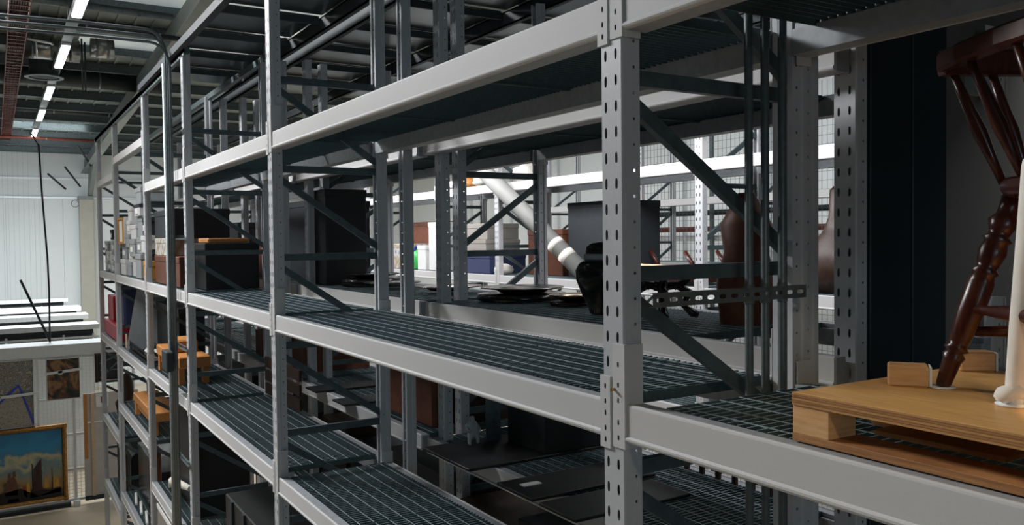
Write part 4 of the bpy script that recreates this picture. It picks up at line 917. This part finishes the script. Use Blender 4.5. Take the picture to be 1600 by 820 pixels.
# seat: rounded slab
m = MB(); pts = []
for k in range(28):
    a = 2*math.pi*k/28; ca, sa = math.cos(a), math.sin(a); e = .55
    q = corner(.205 + .215*math.copysign(abs(ca)**e, ca), .31 + .225*math.copysign(abs(sa)**e, sa), 0); pts.append((q.x, q.y))
n0 = len(pts); cx, cy = sum(p[0] for p in pts)/n0, sum(p[1] for p in pts)/n0
rings = [(.90, SEATZ-.006), (.97, SEATZ), (1.0, SEATZ+.014), (1.0, SEATZ+.030), (.96, SEATZ+.040), (.7, SEATZ+.034)]
for sc, z in rings:
    m.v += [(cx+(p[0]-cx)*sc, cy+(p[1]-cy)*sc, z) for p in pts]
for i in range(len(rings)-1):
    for k in range(n0): m.f.append((i*n0+k, i*n0+(k+1) % n0, (i+1)*n0+(k+1) % n0, (i+1)*n0+k)); m.sm.append(True)
m.f.append(tuple(range(n0))[::-1]); m.f.append(tuple((len(rings)-1)*n0+k for k in range(n0))); m.sm += [False]*2
part(m, 'seat', MAHOG, ch)
# squared bow rail: two arms and the crest across the back
RZ = .405
cnr = lambda a, b, z=RZ: corner(a, b, z)
for nm, pp, hh in (('arm_rail', [(.40, .02), (.25, .0), (.10, -.005), (.0, .005)], .045), ('arm_rail', [(.40, .60), (.25, .62), (.10, .625), (.0, .615)], .045), ('crest_rail', [(-.005, .0), (-.02, .15), (-.03, .31), (-.02, .47), (-.005, .62)], .060)):
    for (p, q) in zip(pp, pp[1:]): pass
    m = MB(); n = len(m.v); P = [cnr(*p) for p in pp]
    for i_, p in enumerate(P):
        tdir = (P[min(i_+1, len(P)-1)]-P[max(i_-1, 0)]).normalized(); sd = tdir.cross(Vector((0, 0, 1)))
        for (aa, bb) in ((-1, -.7), (-.7, -1), (.7, -1), (1, -.7), (1, .7), (.7, 1), (-.7, 1), (-1, .7)):
            m.v.append(tuple(p + sd*.020*aa + Vector((0, 0, hh/2*bb))))
    for i_ in range(len(P)-1):
        for k in range(8): m.f.append((i_*8+k, i_*8+(k+1) % 8, (i_+1)*8+(k+1) % 8, (i_+1)*8+k)); m.sm.append(False)
    m.f.append(tuple(range(8))[::-1]); m.f.append(tuple((len(P)-1)*8+k for k in range(8))); m.sm += [False]*2
    part(m, nm, MAHOG, ch)
for (a0, b0, a1, b1) in [(.03, .125+.37*k/6, -.012-.012*math.sin(math.pi*k/6), .025+.57*k/6) for k in range(7)] + [(.15, .105, .12, .0), (.29, .110, .29, .005), (.15, .515, .12, .62), (.29, .51, .29, .615)]:
    turned('spindle', corner(a0, b0, SEATZ+.03), corner(a1, b1, RZ-.015), [(0, .009), (.25, .012), (.45, .017), (.65, .013), (1, .009)], n=10)

# ---- deep shelf of the second rack: dark filler boxes added to keep its depth black
for i in range(5):
    nm = ORD[i] if i < 4 else 'last'
    beam(BX[i], BX[i+1], 2.60, -2.60, 'grey front beam of the deep shelf, second rack, bay %s' % nm, group='second rack beams', plates=False)
    beam(BX[i], BX[i+1], B1, -2.60, 'grey back beam of the deep shelf, second rack, bay %s' % nm, rear=True, group='second rack beams')
    a, b = BX[i]+.02, BX[i+1]-UW-.02
    if i == 0: a = 2.80
    grating(a, b, 2.673, B1-.072, -2.490, 'long grating panel on the deep shelf of the second rack, bay %s' % nm, 'gratings of the second rack')
for k, (a, b, h, mm, n) in enumerate(((2.9, 3.7, .62, BLACK, 'plain black'), (3.75, 4.5, .70, CARDD, 'charcoal'), (4.55, 5.35, .60, DKWOOD, 'dark wooden'), (5.6, 6.6, .72, BLACK, 'tall black'), (6.7, 7.5, .60, CARDD, 'low charcoal'), (7.6, 8.3, .7, DKWOOD, 'dark brown'), (8.6, 9.7, .66, BLACK, 'long black'), (11.2, 13.6, .7, BLACK, 'very long black'))):
    crate('%s filler box added on deep shelf, second rack, %s from the right' % (n, cols_n[k]), a, b, 2.80, 3.58, -2.487, -2.487+h, mm, name='dark_filler_box', cat='trunk', group='filler boxes on the deep shelf')
t = thing('slatted_rack_crate', 'dark slatted crate low behind the foreground beam', 'crate', (3.2, 3.45, zBL))
for k in range(9): part(MB().box(2.85+.13*k, 2.88+.13*k, 3.56, 3.58, zBL, zBL+.20), 'slat', DKWOOD, t)
part(MB().box(2.83, 3.95, 3.55, 3.59, zBL+.20, zBL+.23), 'rail', DKWOOD, t)

# goods at the near end of the rack across the aisle, dark boxes added to darken the view between the right-hand posts
crate('dark filler box added across the aisle between the right-hand posts', 3.2, 3.95, 5.7, 6.3, zC, .15, DKWOOD, name='dark_view_filler', cat='crate')
t = thing('lute_case', 'reddish-brown rounded instrument case across the aisle between the posts', 'instrument case', (4.5, 5.95, zC))
part(MB().lathe([(.16, 0), (.26, .06), (.29, .20), (.24, .36), (.12, .50), (.07, .62), (.06, .85), (.03, .88)], (4.5, 5.95, zC), 22), 'body', DKWOOD, t)
crate('charcoal filler box added across the aisle right of the instrument case', 4.0, 4.2, 5.7, 6.2, zC, .55, CARDD, name='charcoal_view_filler', cat='case')
